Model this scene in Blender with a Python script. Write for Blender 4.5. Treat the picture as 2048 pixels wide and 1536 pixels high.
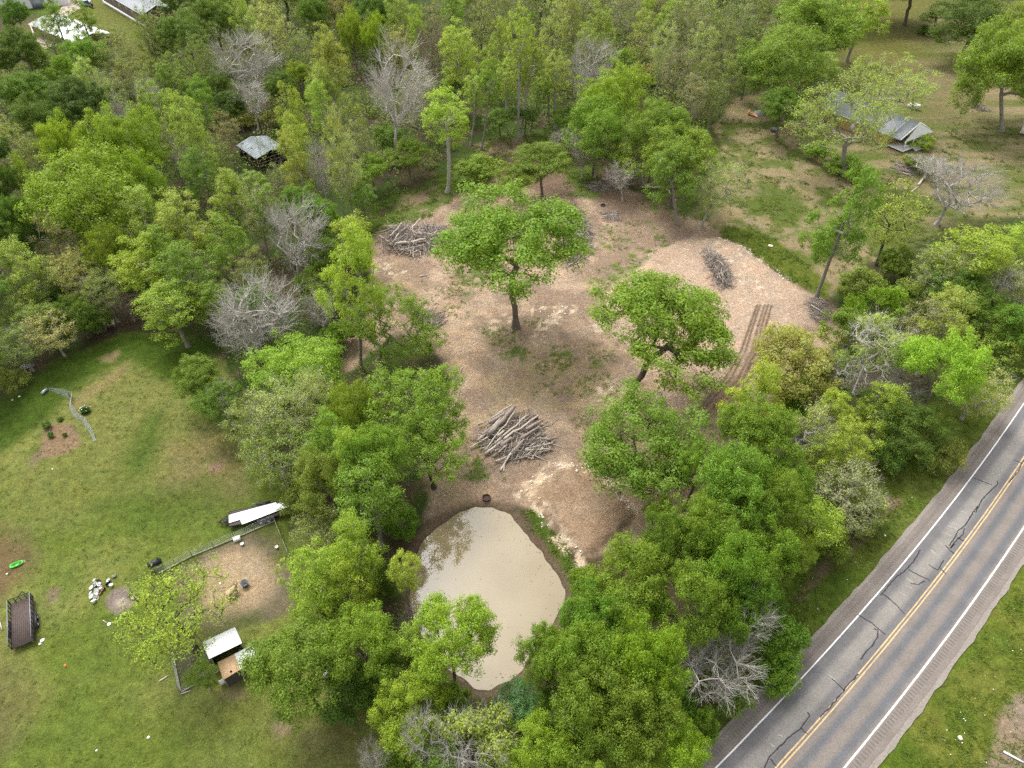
import bpy, math, random
import numpy as np
from mathutils import Vector, Matrix

# ------------------------------------------------------------------ camera, world, sun, exposure
for o in list(bpy.data.objects):
    bpy.data.objects.remove(o, do_unlink=True)
SC = bpy.context.scene
COL = SC.collection
FPX, PITCH, CAM_H = 1410.0, math.radians(43.5), 70.0      # focal length in pixels of a 2048 wide frame
cam_data = bpy.data.cameras.new("camera")
cam = bpy.data.objects.new("camera", cam_data)
COL.objects.link(cam)
cam.location = (0, 0, CAM_H)
cam.rotation_euler = (math.pi / 2 - PITCH, 0, 0)
cam_data.sensor_width = 36.0
cam_data.lens = FPX / 2048 * 36.0
cam_data.clip_start = 0.5
cam_data.clip_end = 6000
SC.camera = cam

SUN_ELEV, SUN_AZ = math.radians(58), math.radians(-35)     # azimuth from +Y towards +X
world = bpy.data.worlds.new("World")
SC.world = world
world.use_nodes = True
wn, wl = world.node_tree.nodes, world.node_tree.links
wn.clear()
sky = wn.new("ShaderNodeTexSky")
sky.sky_type = 'NISHITA'
sky.sun_disc = False
sky.sun_elevation = SUN_ELEV
sky.sun_rotation = SUN_AZ
sky.dust_density = 4.0
sky.air_density = 1.2
hsv = wn.new("ShaderNodeHueSaturation")
hsv.inputs["Saturation"].default_value = 0.10              # an overcast sky is nearly grey
bg = wn.new("ShaderNodeBackground")
bg.inputs["Strength"].default_value = 0.15
wo = wn.new("ShaderNodeOutputWorld")
wl.new(sky.outputs[0], hsv.inputs["Color"])
wl.new(hsv.outputs[0], bg.inputs[0])
wl.new(bg.outputs[0], wo.inputs[0])

sun_data = bpy.data.lights.new("sun", 'SUN')
sun_data.energy = 1.3
sun_data.angle = math.radians(20)
sun_data.color = (1.0, 0.96, 0.9)
sun = bpy.data.objects.new("sun", sun_data)
COL.objects.link(sun)
sun.rotation_euler = (math.pi / 2 - SUN_ELEV, 0, -SUN_AZ + math.pi)

SC.view_settings.view_transform = 'Standard'
SC.view_settings.look = 'None'
SC.view_settings.gamma = 1.0
SC.view_settings.exposure = 1.1
SC.render.engine = 'CYCLES'
SC.cycles.max_bounces = 6
SC.cycles.diffuse_bounces = 4
SC.cycles.glossy_bounces = 2
SC.cycles.transmission_bounces = 3
SC.cycles.transparent_max_bounces = 4
SC.cycles.use_denoising = False

# ------------------------------------------------------------------ geometry helpers
SP, CP = math.sin(PITCH), math.cos(PITCH)

def ray(px, py):
    u, v = (px - 1024) / FPX, (768 - py) / FPX
    return np.array([u, CP + v * SP, -SP + v * CP])

def at(px, py, z=0.0):
    """world point at height z that the photograph shows at (px, py)"""
    d = ray(px, py)
    t = (CAM_H - z) / -d[2]
    return Vector((d[0] * t, d[1] * t, z))

def depth(p):
    return p[1] * CP + (CAM_H - p[2]) * SP

def poly_px(pts, z=0.0):
    return np.array([at(x, y, z)[:2] for x, y in pts])

_tab = np.random.default_rng(7).random((256, 256)).astype(np.float32)

def vnoise(x, y):
    ix, iy = np.floor(x).astype(np.int64), np.floor(y).astype(np.int64)
    fx, fy = x - ix, y - iy
    fx, fy = fx * fx * (3 - 2 * fx), fy * fy * (3 - 2 * fy)
    a, b = _tab[ix & 255, iy & 255], _tab[(ix + 1) & 255, iy & 255]
    c, d = _tab[ix & 255, (iy + 1) & 255], _tab[(ix + 1) & 255, (iy + 1) & 255]
    return (a * (1 - fx) + b * fx) * (1 - fy) + (c * (1 - fx) + d * fx) * fy

def fbm(x, y, scale, octaves=4, seed=0.0):
    out, amp, tot = 0.0, 1.0, 0.0
    x, y = x / scale + seed * 17.3, y / scale + seed * 9.1
    for _ in range(octaves):
        out = out + amp * vnoise(x, y)
        tot += amp
        amp *= 0.5
        x, y = x * 2.03 + 5.2, y * 2.03 + 1.7
    return out / tot

def sdist(x, y, poly):
    """signed distance to a polygon, negative inside"""
    n = len(poly)
    d2 = np.full(x.shape, 1e12)
    inside = np.zeros(x.shape, bool)
    for i in range(n):
        ax, ay = poly[i]
        bx, by = poly[(i + 1) % n]
        ex, ey = bx - ax, by - ay
        t = np.clip(((x - ax) * ex + (y - ay) * ey) / (ex * ex + ey * ey + 1e-9), 0, 1)
        d2 = np.minimum(d2, (x - ax - t * ex) ** 2 + (y - ay - t * ey) ** 2)
        c = ((ay > y) != (by > y)) & (x < (bx - ax) * (y - ay) / (by - ay + 1e-12) + ax)
        inside ^= c
    d = np.sqrt(d2)
    return np.where(inside, -d, d)

def ldist(x, y, line):
    d2 = np.full(x.shape, 1e12)
    for (ax, ay), (bx, by) in zip(line[:-1], line[1:]):
        ex, ey = bx - ax, by - ay
        t = np.clip(((x - ax) * ex + (y - ay) * ey) / (ex * ex + ey * ey + 1e-9), 0, 1)
        d2 = np.minimum(d2, (x - ax - t * ex) ** 2 + (y - ay - t * ey) ** 2)
    return np.sqrt(d2)

def np_mesh(name, verts, faces, mat=None, smooth=False):
    """verts (n,3); faces: list of int arrays (m,k)"""
    me = bpy.data.meshes.new(name)
    verts = np.asarray(verts, np.float32)
    me.vertices.add(len(verts))
    me.vertices.foreach_set("co", verts.ravel())
    loops = np.concatenate([f.ravel() for f in faces]).astype(np.int32)
    sizes = np.concatenate([np.full(len(f), f.shape[1], np.int32) for f in faces])
    starts = np.concatenate([[0], np.cumsum(sizes)[:-1]]).astype(np.int32)
    me.loops.add(len(loops))
    me.loops.foreach_set("vertex_index", loops)
    me.polygons.add(len(sizes))
    me.polygons.foreach_set("loop_start", starts)
    me.polygons.foreach_set("loop_total", sizes)
    if smooth:
        me.polygons.foreach_set("use_smooth", np.ones(len(sizes), bool))
    me.update(calc_edges=True)
    if mat:
        me.materials.append(mat)
    return me

def tubes(p0, p1, r0, r1, k=5):
    """tapered prisms; returns verts, faces (quads)"""
    p0, p1 = np.asarray(p0, float), np.asarray(p1, float)
    n = len(p0)
    d = p1 - p0
    d /= np.linalg.norm(d, axis=1, keepdims=True) + 1e-9
    ref = np.where(np.abs(d[:, 2:3]) > 0.9, np.array([[1.0, 0, 0]]), np.array([[0, 0, 1.0]]))
    a = np.cross(d, ref)
    a /= np.linalg.norm(a, axis=1, keepdims=True) + 1e-9
    b = np.cross(d, a)
    ang = np.arange(k) * 2 * math.pi / k
    ring = a[:, None, :] * np.cos(ang)[None, :, None] + b[:, None, :] * np.sin(ang)[None, :, None]
    r0, r1 = np.broadcast_to(r0, (n,)), np.broadcast_to(r1, (n,))
    v = np.concatenate([p0[:, None] + ring * r0[:, None, None], p1[:, None] + ring * r1[:, None, None]], 1)
    base = (np.arange(n) * 2 * k)[:, None]
    i = np.arange(k)[None, :]
    j = (i + 1) % k
    f = np.stack([base + i, base + j, base + k + j, base + k + i], -1).reshape(-1, 4)
    return v.reshape(-1, 3), f

class MB:
    """collects boxes, bars, tubes and sheets into one mesh"""
    def __init__(self):
        self.v, self.f, self.n = [], [], 0
    def add(self, v, *faces):
        v = np.asarray(v, float)
        for f in faces:
            self.f.append(np.asarray(f, np.int64) + self.n)
        self.v.append(v)
        self.n += len(v)
        return self
    def box(self, c, s, rz=0.0, m=None):
        x, y, z = (np.array(s) / 2)
        v = np.array([[-x, -y, -z], [x, -y, -z], [x, y, -z], [-x, y, -z], [-x, -y, z], [x, -y, z], [x, y, z], [-x, y, z]])
        if rz:
            cz, sz = math.cos(rz), math.sin(rz)
            v = v @ np.array([[cz, sz, 0], [-sz, cz, 0], [0, 0, 1]])
        v = v + np.array(c)
        return self.add(v, [[0, 3, 2, 1], [4, 5, 6, 7], [0, 1, 5, 4], [1, 2, 6, 5], [2, 3, 7, 6], [3, 0, 4, 7]])
    def tube(self, pts, r, k=8, cap=True):
        pts = np.asarray(pts, float)
        r = np.broadcast_to(r, (len(pts),))
        n = len(pts)
        t = np.gradient(pts, axis=0)
        t /= np.linalg.norm(t, axis=1, keepdims=True) + 1e-9
        ref = np.array([0, 0, 1.0]) if abs(t[0, 2]) < 0.8 else np.array([1.0, 0, 0])
        a = np.cross(t, ref)
        a /= np.linalg.norm(a, axis=1, keepdims=True) + 1e-9
        b = np.cross(t, a)
        ang = np.arange(k) * 2 * math.pi / k
        v = pts[:, None] + (a[:, None] * np.cos(ang)[None, :, None] + b[:, None] * np.sin(ang)[None, :, None]) * r[:, None, None]
        i, s = np.meshgrid(np.arange(k), np.arange(n - 1))
        j = (i + 1) % k
        q = np.stack([s * k + i, s * k + j, (s + 1) * k + j, (s + 1) * k + i], -1).reshape(-1, 4)
        fs = [q]
        if cap:
            fs += [np.array([list(range(k))[::-1]]), np.array([list(range((n - 1) * k, n * k))])]
        return self.add(v.reshape(-1, 3), *fs)
    def lathe(self, prof, c=(0, 0, 0), k=20):
        prof = np.array(prof, float)
        ang = np.arange(k) * 2 * math.pi / k
        v = np.stack([prof[:, None, 0] * np.cos(ang), prof[:, None, 0] * np.sin(ang), np.repeat(prof[:, 1:2], k, 1)], -1) + np.array(c)
        i, s = np.meshgrid(np.arange(k), np.arange(len(prof) - 1))
        j = (i + 1) % k
        q = np.stack([s * k + i, s * k + j, (s + 1) * k + j, (s + 1) * k + i], -1).reshape(-1, 4)
        return self.add(v.reshape(-1, 3), q)
    def quad(self, *pts):
        return self.add(np.array(pts, float), [list(range(len(pts)))])
    def slab(self, pts, t):
        """a sheet with thickness t below the given outline"""
        p = np.array(pts, float)
        n = len(p)
        q = p - np.array([0, 0, t])
        sides = [[i, (i + 1) % n, n + (i + 1) % n, n + i] for i in range(n)]
        return self.add(np.concatenate([p, q]), [list(range(n))], [list(range(n, 2 * n))[::-1]], sides)
    def mesh(self, name, mat, smooth=False):
        return np_mesh(name, np.concatenate(self.v), self.f, mat, smooth)
    def build(self, name, mat, parent=None, smooth=False):
        return link(name, self.mesh(name, mat, smooth), parent)

def link(name, me, parent=None):
    o = bpy.data.objects.new(name, me)
    COL.objects.link(o)
    if parent is not None:
        o.parent = parent
    return o

def tag(o, label=None, cat=None, group=None, kind=None):
    if label: o["label"] = label
    if cat: o["category"] = cat
    if group: o["group"] = group
    if kind: o["kind"] = kind
    return o

def empty(name, loc, rz=0.0):
    o = bpy.data.objects.new(name, None)
    COL.objects.link(o)
    o.location = loc
    o.rotation_euler = (0, 0, rz)
    return o

def copy_tree(o, parent=None):
    c = o.copy()
    COL.objects.link(c)
    if parent is not None:
        c.parent = parent
    for ch in [x for x in o.children]:
        copy_tree(ch, c)
    return c

# ------------------------------------------------------------------ materials
def new_mat(name):
    m = bpy.data.materials.new(name)
    m.use_nodes = True
    nt = m.node_tree
    nt.nodes.clear()
    out = nt.nodes.new("ShaderNodeOutputMaterial")
    bs = nt.nodes.new("ShaderNodeBsdfPrincipled")
    nt.links.new(bs.outputs[0], out.inputs[0])
    return m, nt, bs, out

def noise_node(nt, scale, detail=4.0, rough=0.6, coord="Object"):
    tc = nt.nodes.new("ShaderNodeTexCoord")
    n = nt.nodes.new("ShaderNodeTexNoise")
    n.inputs["Scale"].default_value = scale
    n.inputs["Detail"].default_value = detail
    n.inputs["Roughness"].default_value = rough
    nt.links.new(tc.outputs[coord], n.inputs["Vector"])
    return n

def maprange(nt, src, a, b, c, d, clamp=True):
    m = nt.nodes.new("ShaderNodeMapRange")
    m.clamp = clamp
    for i, v in zip(("From Min", "From Max", "To Min", "To Max"), (a, b, c, d)):
        m.inputs[i].default_value = v
    nt.links.new(src, m.inputs["Value"])
    return m.outputs[0]

def math_node(nt, op, a, b):
    m = nt.nodes.new("ShaderNodeMath")
    m.operation = op
    for i, v in enumerate((a, b)):
        if isinstance(v, (int, float)):
            m.inputs[i].default_value = v
        else:
            nt.links.new(v, m.inputs[i])
    return m.outputs[0]

def mix_col(nt, fac, a, b, mode='MIX'):
    m = nt.nodes.new("ShaderNodeMix")
    m.data_type = 'RGBA'
    m.blend_type = mode
    for i, v in ((0, fac), (6, a), (7, b)):
        if isinstance(v, (int, float)):
            m.inputs[i].default_value = v
        elif isinstance(v, tuple):
            m.inputs[i].default_value = (*v, 1.0) if len(v) == 3 else v
        else:
            nt.links.new(v, m.inputs[i])
    return m.outputs[2]

def vscale(nt, col, val):
    m = nt.nodes.new("ShaderNodeVectorMath")
    m.operation = 'SCALE'
    nt.links.new(col, m.inputs[0])
    if isinstance(val, (int, float)):
        m.inputs["Scale"].default_value = val
    else:
        nt.links.new(val, m.inputs["Scale"])
    return m.outputs[0]

def plain(name, col, rough=0.6, metal=0.0, var=0.15, scale=3.0, spec=0.3):
    """a paint, wood, metal or plastic with a little uneven wear"""
    m, nt, bs, _ = new_mat(name)
    n = noise_node(nt, scale, 5.0, 0.65)
    f = maprange(nt, n.outputs[0], 0.3, 0.7, 1 - var, 1 + var)
    rgb = nt.nodes.new("ShaderNodeRGB")
    rgb.outputs[0].default_value = (*col, 1)
    nt.links.new(vscale(nt, rgb.outputs[0], f), bs.inputs["Base Color"])
    bs.inputs["Roughness"].default_value = rough
    bs.inputs["Metallic"].default_value = metal
    bs.inputs["Specular IOR Level"].default_value = spec
    return m

def leaf_mat():
    m, nt, bs, out = new_mat("leaf")
    oi = nt.nodes.new("ShaderNodeObjectInfo")
    geo = nt.nodes.new("ShaderNodeNewGeometry")
    val = maprange(nt, geo.outputs["Random Per Island"], 0, 1, 0.80, 1.20)
    n = noise_node(nt, 0.45, 2.0)
    warm = mix_col(nt, maprange(nt, n.outputs[0], 0.35, 0.7, 0.0, 0.55), oi.outputs["Color"],
                   vscale_col(nt, oi.outputs["Color"], (1.32, 1.12, 0.8)))
    col = vscale(nt, warm, val)
    nt.links.new(col, bs.inputs["Base Color"])
    bs.inputs["Roughness"].default_value = 0.5
    bs.inputs["Specular IOR Level"].default_value = 0.25
    tr = nt.nodes.new("ShaderNodeBsdfTranslucent")
    nt.links.new(vscale_col(nt, col, (1.25, 1.2, 0.5)), tr.inputs["Color"])
    mx = nt.nodes.new("ShaderNodeMixShader")
    mx.inputs[0].default_value = 0.42
    nt.links.new(bs.outputs[0], mx.inputs[1])
    nt.links.new(tr.outputs[0], mx.inputs[2])
    nt.links.new(mx.outputs[0], out.inputs[0])
    return m

def vscale_col(nt, col, mul):
    m = nt.nodes.new("ShaderNodeVectorMath")
    m.operation = 'MULTIPLY'
    nt.links.new(col, m.inputs[0])
    m.inputs[1].default_value = mul
    return m.outputs[0]

def bark_mat():
    m, nt, bs, _ = new_mat("bark")
    oi = nt.nodes.new("ShaderNodeObjectInfo")
    n = noise_node(nt, 2.5, 6.0, 0.7)
    nt.links.new(vscale(nt, oi.outputs["Color"], maprange(nt, n.outputs[0], 0.3, 0.7, 0.6, 1.35)), bs.inputs["Base Color"])
    bs.inputs["Roughness"].default_value = 0.9
    bs.inputs["Specular IOR Level"].default_value = 0.1
    return m

LEAF, BARK = leaf_mat(), bark_mat()
M = {
    'white_metal': plain("white_metal", (0.80, 0.81, 0.82), 0.45, 0.0, 0.10, 1.2),
    'white_paint': plain("white_paint", (0.74, 0.74, 0.72), 0.6, 0.0, 0.08),
    'grey_metal': plain("grey_metal", (0.25, 0.28, 0.30), 0.6, 0.1, 0.25, 1.0),
    'steel': plain("steel", (0.33, 0.35, 0.37), 0.45, 0.5, 0.15),
    'black_steel': plain("black_steel", (0.022, 0.022, 0.024), 0.5, 0.0, 0.3),
    'rubber': plain("rubber", (0.02, 0.02, 0.02), 0.9, 0.0, 0.2),
    'deck_wood': plain("deck_wood", (0.085, 0.062, 0.055), 0.8, 0.0, 0.35, 6.0),
    'old_wood': plain("old_wood", (0.27, 0.22, 0.175), 0.9, 0.0, 0.3, 5.0),
    'pale_wood': plain("pale_wood", (0.47, 0.42, 0.34), 0.85, 0.0, 0.25, 4.0),
    'plywood': plain("plywood", (0.47, 0.31, 0.18), 0.75, 0.0, 0.14, 2.0),
    'log_bark': plain("log_bark", (0.27, 0.225, 0.20), 0.95, 0.0, 0.35, 5.0, 0.1),
    'log_pale': plain("log_pale", (0.44, 0.385, 0.325), 0.95, 0.0, 0.25, 5.0, 0.1),
    'twig': plain("twig", (0.215, 0.183, 0.160), 0.95, 0.0, 0.4, 2.0, 0.1),
    'twig_dark': plain("twig_dark", (0.135, 0.105, 0.085), 0.95, 0.0, 0.4, 2.0, 0.1),
    'rust': plain("rust", (0.115, 0.045, 0.028), 0.9, 0.0, 0.4, 6.0),
    'roof_grey': plain("roof_grey", (0.235, 0.25, 0.27), 0.85, 0.0, 0.16, 4.0),
    'roof_brown': plain("roof_brown", (0.17, 0.125, 0.105), 0.85, 0.0, 0.2, 3.0),
    'wall_yellow': plain("wall_yellow", (0.47, 0.33, 0.13), 0.8, 0.0, 0.1),
    'wall_brown': plain("wall_brown", (0.16, 0.11, 0.085), 0.85, 0.0, 0.2),
    'wall_dark': plain("wall_dark", (0.06, 0.052, 0.048), 0.85, 0.0, 0.25),
    'glass_dark': plain("glass_dark", (0.012, 0.014, 0.016), 0.12, 0.0, 0.1, 1.0, 0.6),
    'truck_blue': plain("truck_blue", (0.016, 0.045, 0.085), 0.3, 0.0, 0.1, 1.0, 0.5),
    'sky_blue': plain("sky_blue", (0.16, 0.36, 0.50), 0.4, 0.0, 0.1, 1.0),
    'green_plastic': plain("green_plastic", (0.09, 0.55, 0.07), 0.4, 0.0, 0.05),
    'black_plastic': plain("black_plastic", (0.025, 0.027, 0.032), 0.5, 0.0, 0.2),
    'grey_plastic': plain("grey_plastic", (0.19, 0.20, 0.21), 0.5, 0.0, 0.2),
    'white_plastic': plain("white_plastic", (0.78, 0.78, 0.76), 0.5, 0.0, 0.08),
    'orange': plain("orange", (0.75, 0.33, 0.15), 0.6, 0.0, 0.12),
    'red': plain("red", (0.50, 0.14, 0.05), 0.5, 0.0, 0.1),
    'goat_coat': plain("goat_coat", (0.40, 0.285, 0.17), 0.9, 0.0, 0.3, 9.0, 0.1),
    'goat_dark': plain("goat_dark", (0.03, 0.022, 0.018), 0.9, 0.0, 0.2, 9.0, 0.1),
    'wire': plain("wire", (0.36, 0.40, 0.40), 0.5, 0.4, 0.1),
    'limestone': plain("limestone", (0.62, 0.55, 0.46), 0.95, 0.0, 0.15, 3.0, 0.1),
}
# ------------------------------------------------------------------ the lie of the land
ROAD_P0, ROAD_H0, ROAD_K = np.array([24.24, 22.64]), math.radians(51.5), math.radians(-0.10)
_s = np.arange(-60, 400.1, 0.5)
_h = ROAD_H0 + ROAD_K * np.clip(_s, -10, 60)
_d = np.stack([np.sin(_h), np.cos(_h)], 1)
_c = np.cumsum(_d * 0.5, 0)
ROAD_PTS = ROAD_P0 + _c - _c[np.argmin(abs(_s))]
ROAD_N = np.stack([_d[:, 1], -_d[:, 0]], 1)              # towards the right of the picture
ROAD_PTS = ROAD_PTS + ROAD_N * 0.2
ROAD_LINE = ROAD_PTS[::8]

def road_pt(s, lat, z=0.0):
    """a point s metres along the road and lat metres to its right"""
    i = np.clip((s + 60) / 0.5, 0, len(ROAD_PTS) - 1.001)
    k = int(i)
    f = i - k
    p = ROAD_PTS[k] * (1 - f) + ROAD_PTS[k + 1] * f + ROAD_N[k] * lat
    return (p[0], p[1], z)

def road_side(x, y):
    """lateral offset from the road's centre line"""
    seg = ROAD_PTS[::4]
    nn = ROAD_N[::4]
    best = np.full(x.shape, 1e12)
    lat = np.zeros(x.shape)
    for p, n in zip(seg, nn):
        d = (x - p[0]) ** 2 + (y - p[1]) ** 2
        m = d < best
        best = np.where(m, d, best)
        lat = np.where(m, (x - p[0]) * n[0] + (y - p[1]) * n[1], lat)
    return lat

WATER_Z = -0.35
POND = poly_px([(950, 1014), (985, 1016), (1020, 1030), (1050, 1068), (1085, 1110), (1112, 1145), (1130, 1178), (1128, 1205), (1105, 1250),
                (1070, 1300), (1045, 1335), (1018, 1366), (985, 1381), (950, 1378), (925, 1355), (890, 1335), (855, 1300), (832, 1250),
                (820, 1200), (822, 1140), (838, 1095), (870, 1060), (910, 1028)], WATER_Z)
SPOIL = poly_px([(1062, 1010), (1075, 965), (1100, 945), (1135, 925), (1170, 935), (1215, 960), (1250, 1000), (1275, 1030), (1240, 1080),
                 (1160, 1122), (1130, 1085), (1085, 1040)])
PAD = poly_px([(1180, 640), (1260, 560), (1300, 500), (1370, 478), (1440, 474), (1480, 490), (1530, 530), (1580, 562), (1640, 605),
               (1640, 660), (1600, 680), (1540, 700), (1510, 770), (1430, 830), (1390, 850), (1330, 800), (1300, 720), (1220, 690)])

def height(x, y):
    x, y = np.asarray(x, float), np.asarray(y, float)
    z = (fbm(x, y, 30, 3, 1) - 0.5) * 0.25
    d = sdist(x, y, POND) + (fbm(x, y, 2.2, 3, 2) - 0.5) * 0.8
    near = np.clip(1 - d / 3.0, 0, 1)
    z = z * (1 - near) + near * np.clip(WATER_Z + 0.30 * d, -1.3, 0.0)
    s = sdist(x, y, SPOIL) + (fbm(x, y, 1.6, 3, 3) - 0.5) * 1.0
    z += 0.55 * np.clip(-s / 0.8, 0, 1) * (1 + 0.25 * fbm(x, y, 5, 3, 4))
    s = sdist(x, y, PAD) + (fbm(x, y, 2.5, 3, 5) - 0.5) * 1.6
    z += 0.85 * np.clip(-s / 2.2, 0, 1) ** .8
    lat = road_side(x, y)
    z -= 0.45 * np.exp(-((lat + 13.0) / 2.0) ** 2)
    k = np.clip(1 - (np.abs(lat) - 5.3) / 2.5, 0, 1)
    return z * (1 - k) - 0.10 * k

def hz(x, y):
    return float(height(np.array([x]), np.array([y]))[0])

def gp(px, py, dz=0.0):
    """the ground point the photograph shows at (px, py)"""
    p = at(px, py, 0)
    z = hz(p.x, p.y)
    p = at(px, py, z)
    return Vector((p.x, p.y, z + dz))

def axis_coords(a, b, step, far):
    core = np.arange(a, b + step, step)
    grow = [step]
    while sum(grow) < far:
        grow.append(grow[-1] * 1.22)
    g = np.cumsum(grow)
    return np.concatenate([(a - g)[::-1], core, b + g])

gx, gy = axis_coords(-62, 62, 0.27, 2500), axis_coords(20, 130, 0.30, 2500)
gy = np.concatenate([gy[gy <= 130], np.arange(130.8, 280, 0.8), gy[gy > 130] + 150])
GX, GY = np.meshgrid(gx, gy)
GXf, GYf = GX.ravel(), GY.ravel()
GZ = height(GXf, GYf)

def soft(d, w):
    return np.clip(0.5 - d / w, 0, 1)

cover = np.zeros((len(GXf), 3))
mulch = np.zeros(len(GXf))                 # 1 where the surface is bare chips and soil, 0 where it is grass
wob = (fbm(GXf, GYf, 6, 4, 11) - 0.5)
wob2 = (fbm(GXf, GYf, 1.8, 4, 12) - 0.5)
big = fbm(GXf, GYf, 14, 3, 13)
mid = fbm(GXf, GYf, 4.0, 4, 14)
fine = fbm(GXf, GYf, 1.3, 4, 15)

def lay(mask, col, m):
    global cover, mulch
    c = np.array(col, float)
    if c.ndim == 1:
        c = c[None]
    cover = cover * (1 - mask[:, None]) + c * mask[:, None]
    mulch = mulch * (1 - mask) + m * mask

def lerp(a, b, t):
    return np.array(a)[None] * (1 - t[:, None]) + np.array(b)[None] * t[:, None]

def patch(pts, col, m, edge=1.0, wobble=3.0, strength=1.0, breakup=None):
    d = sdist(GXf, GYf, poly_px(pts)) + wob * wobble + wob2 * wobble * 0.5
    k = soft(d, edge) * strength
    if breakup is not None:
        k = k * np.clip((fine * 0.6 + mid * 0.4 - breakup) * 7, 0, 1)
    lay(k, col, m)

# woodland floor: leaf litter and low green growth
lay(np.ones(len(GXf)), lerp((0.085, 0.066, 0.042), (0.050, 0.082, 0.018), np.clip((mid - 0.36) * 5, 0, 1)), 0.5)

# lawn on the left
LAWN = [(-500, 960), (-200, 830), (0, 795), (60, 765), (130, 715), (200, 685), (240, 663), (300, 664), (370, 690), (450, 720), (480, 800), (500, 900),
        (560, 960), (650, 1050), (680, 1150), (700, 1300), (760, 1420), (800, 1540), (820, 1800), (-900, 1800)]
lawn_t = np.clip((big - 0.36) * 3.4 + (mid - 0.5) * 1.2, 0, 1)
patch(LAWN, lerp((0.115, 0.160, 0.028), (0.178, 0.202, 0.054), lawn_t), 0, 1.0, 1.6)
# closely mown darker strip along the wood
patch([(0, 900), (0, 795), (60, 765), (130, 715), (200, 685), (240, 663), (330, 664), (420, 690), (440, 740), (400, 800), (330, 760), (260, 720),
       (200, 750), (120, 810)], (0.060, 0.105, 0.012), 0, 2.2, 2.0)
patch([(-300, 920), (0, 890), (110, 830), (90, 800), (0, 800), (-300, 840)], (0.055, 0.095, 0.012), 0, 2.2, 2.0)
# dry, tan lawn
patch([(0, 960), (110, 850), (170, 760), (250, 725), (300, 770), (420, 830), (470, 950), (420, 1010), (250, 1000), (120, 1060), (0, 1060)], (0.165, 0.175, 0.050), 0, 4.0, 4.0, 0.6)
patch([(330, 890), (420, 860), (480, 940), (520, 1000), (430, 1010), (330, 980)], (0.185, 0.160, 0.070), 0, 3.0, 4.0, 0.8)
patch([(140, 800), (250, 730), (245, 750), (190, 790), (150, 820)], (0.235, 0.195, 0.085), 0.2, 1.5, 1.5, 0.8)
patch([(195, 715), (238, 697), (240, 710), (225, 725), (200, 727)], (0.25, 0.205, 0.10), 0.2, 0.8, 1.0, 0.9)
patch([(255, 900), (310, 820), (330, 840), (300, 930), (250, 960)], (0.072, 0.118, 0.020), 0, 2.5, 3.0, 0.8)
patch([(180, 1010), (420, 960), (500, 1010), (300, 1060)], (0.078, 0.120, 0.020), 0, 3.0, 4.0, 0.7)
patch([(-60, 1180), (0, 1060), (40, 1070), (60, 1110), (40, 1150), (0, 1200)], (0.155, 0.105, 0.060), 0.6, 3.0, 3.0, 0.85)
patch([(-300, 1280), (10, 1310), (60, 1400), (30, 1500), (-300, 1560)], (0.125, 0.115, 0.045), 0.2, 4.0, 4.0, 0.7)
patch([(560, 1440), (700, 1430), (780, 1540), (600, 1560)], (0.130, 0.120, 0.050), 0.2, 4.0, 3.0, 0.7)
patch([(100, 1180), (118, 1178), (112, 1200), (98, 1208)], (0.22, 0.165, 0.11), 0.6, 0.5, 0.8, 0.9)
# garden bed and bare spots
patch([(82, 880), (100, 852), (140, 848), (155, 870), (160, 890), (135, 905), (100, 915), (70, 920)], (0.235, 0.165, 0.10), 0.9, 0.6, 1.0)
patch([(56, 920), (82, 895), (88, 912), (64, 940)], (0.20, 0.145, 0.10), 0.8, 0.6, 1.0, 0.7)
patch([(418, 932), (440, 925), (445, 938), (425, 945)], (0.26, 0.18, 0.12), 0.7, 0.6, 0.8)
patch([(552, 1450), (575, 1445), (580, 1462), (558, 1470)], (0.24, 0.19, 0.13), 0.7, 0.8, 1.0, 0.8)
# ash ring of the burn place
patch([(212, 1195), (225, 1178), (252, 1174), (270, 1185), (272, 1205), (258, 1222), (232, 1230), (214, 1215)], (0.235, 0.190, 0.165), 0.8, 0.5, 0.7)
patch([(230, 1202), (246, 1194), (256, 1203), (248, 1213), (234, 1212)], (0.42, 0.36, 0.28), 0.6, 0.5, 0.5)
# the pen
patch([(330, 1150), (400, 1112), (548, 1042), (575, 1110), (615, 1215), (560, 1235), (480, 1260), (400, 1300)], lerp((0.155, 0.135, 0.085), (0.10, 0.115, 0.035), np.clip((mid - 0.42) * 5, 0, 1)), 0.5, 0.8, 1.0)
patch([(400, 1140), (420, 1112), (470, 1095), (520, 1105), (545, 1140), (550, 1175), (520, 1210), (450, 1230), (405, 1210)], (0.360, 0.272, 0.175), 0.5, 2.2, 1.6, 0.95)
patch([(445, 1130), (500, 1110), (525, 1150), (500, 1180), (440, 1190)], (0.42, 0.325, 0.210), 0.4, 2.0, 1.6, 0.7)
patch([(345, 1300), (420, 1290), (440, 1340), (365, 1386)], (0.085, 0.082, 0.060), 0.5, 0.8, 0.6, 0.9)
patch([(440, 1385), (490, 1370), (500, 1390), (470, 1400)], (0.23, 0.18, 0.12), 0.6, 0.8, 0.9, 0.6)
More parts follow.
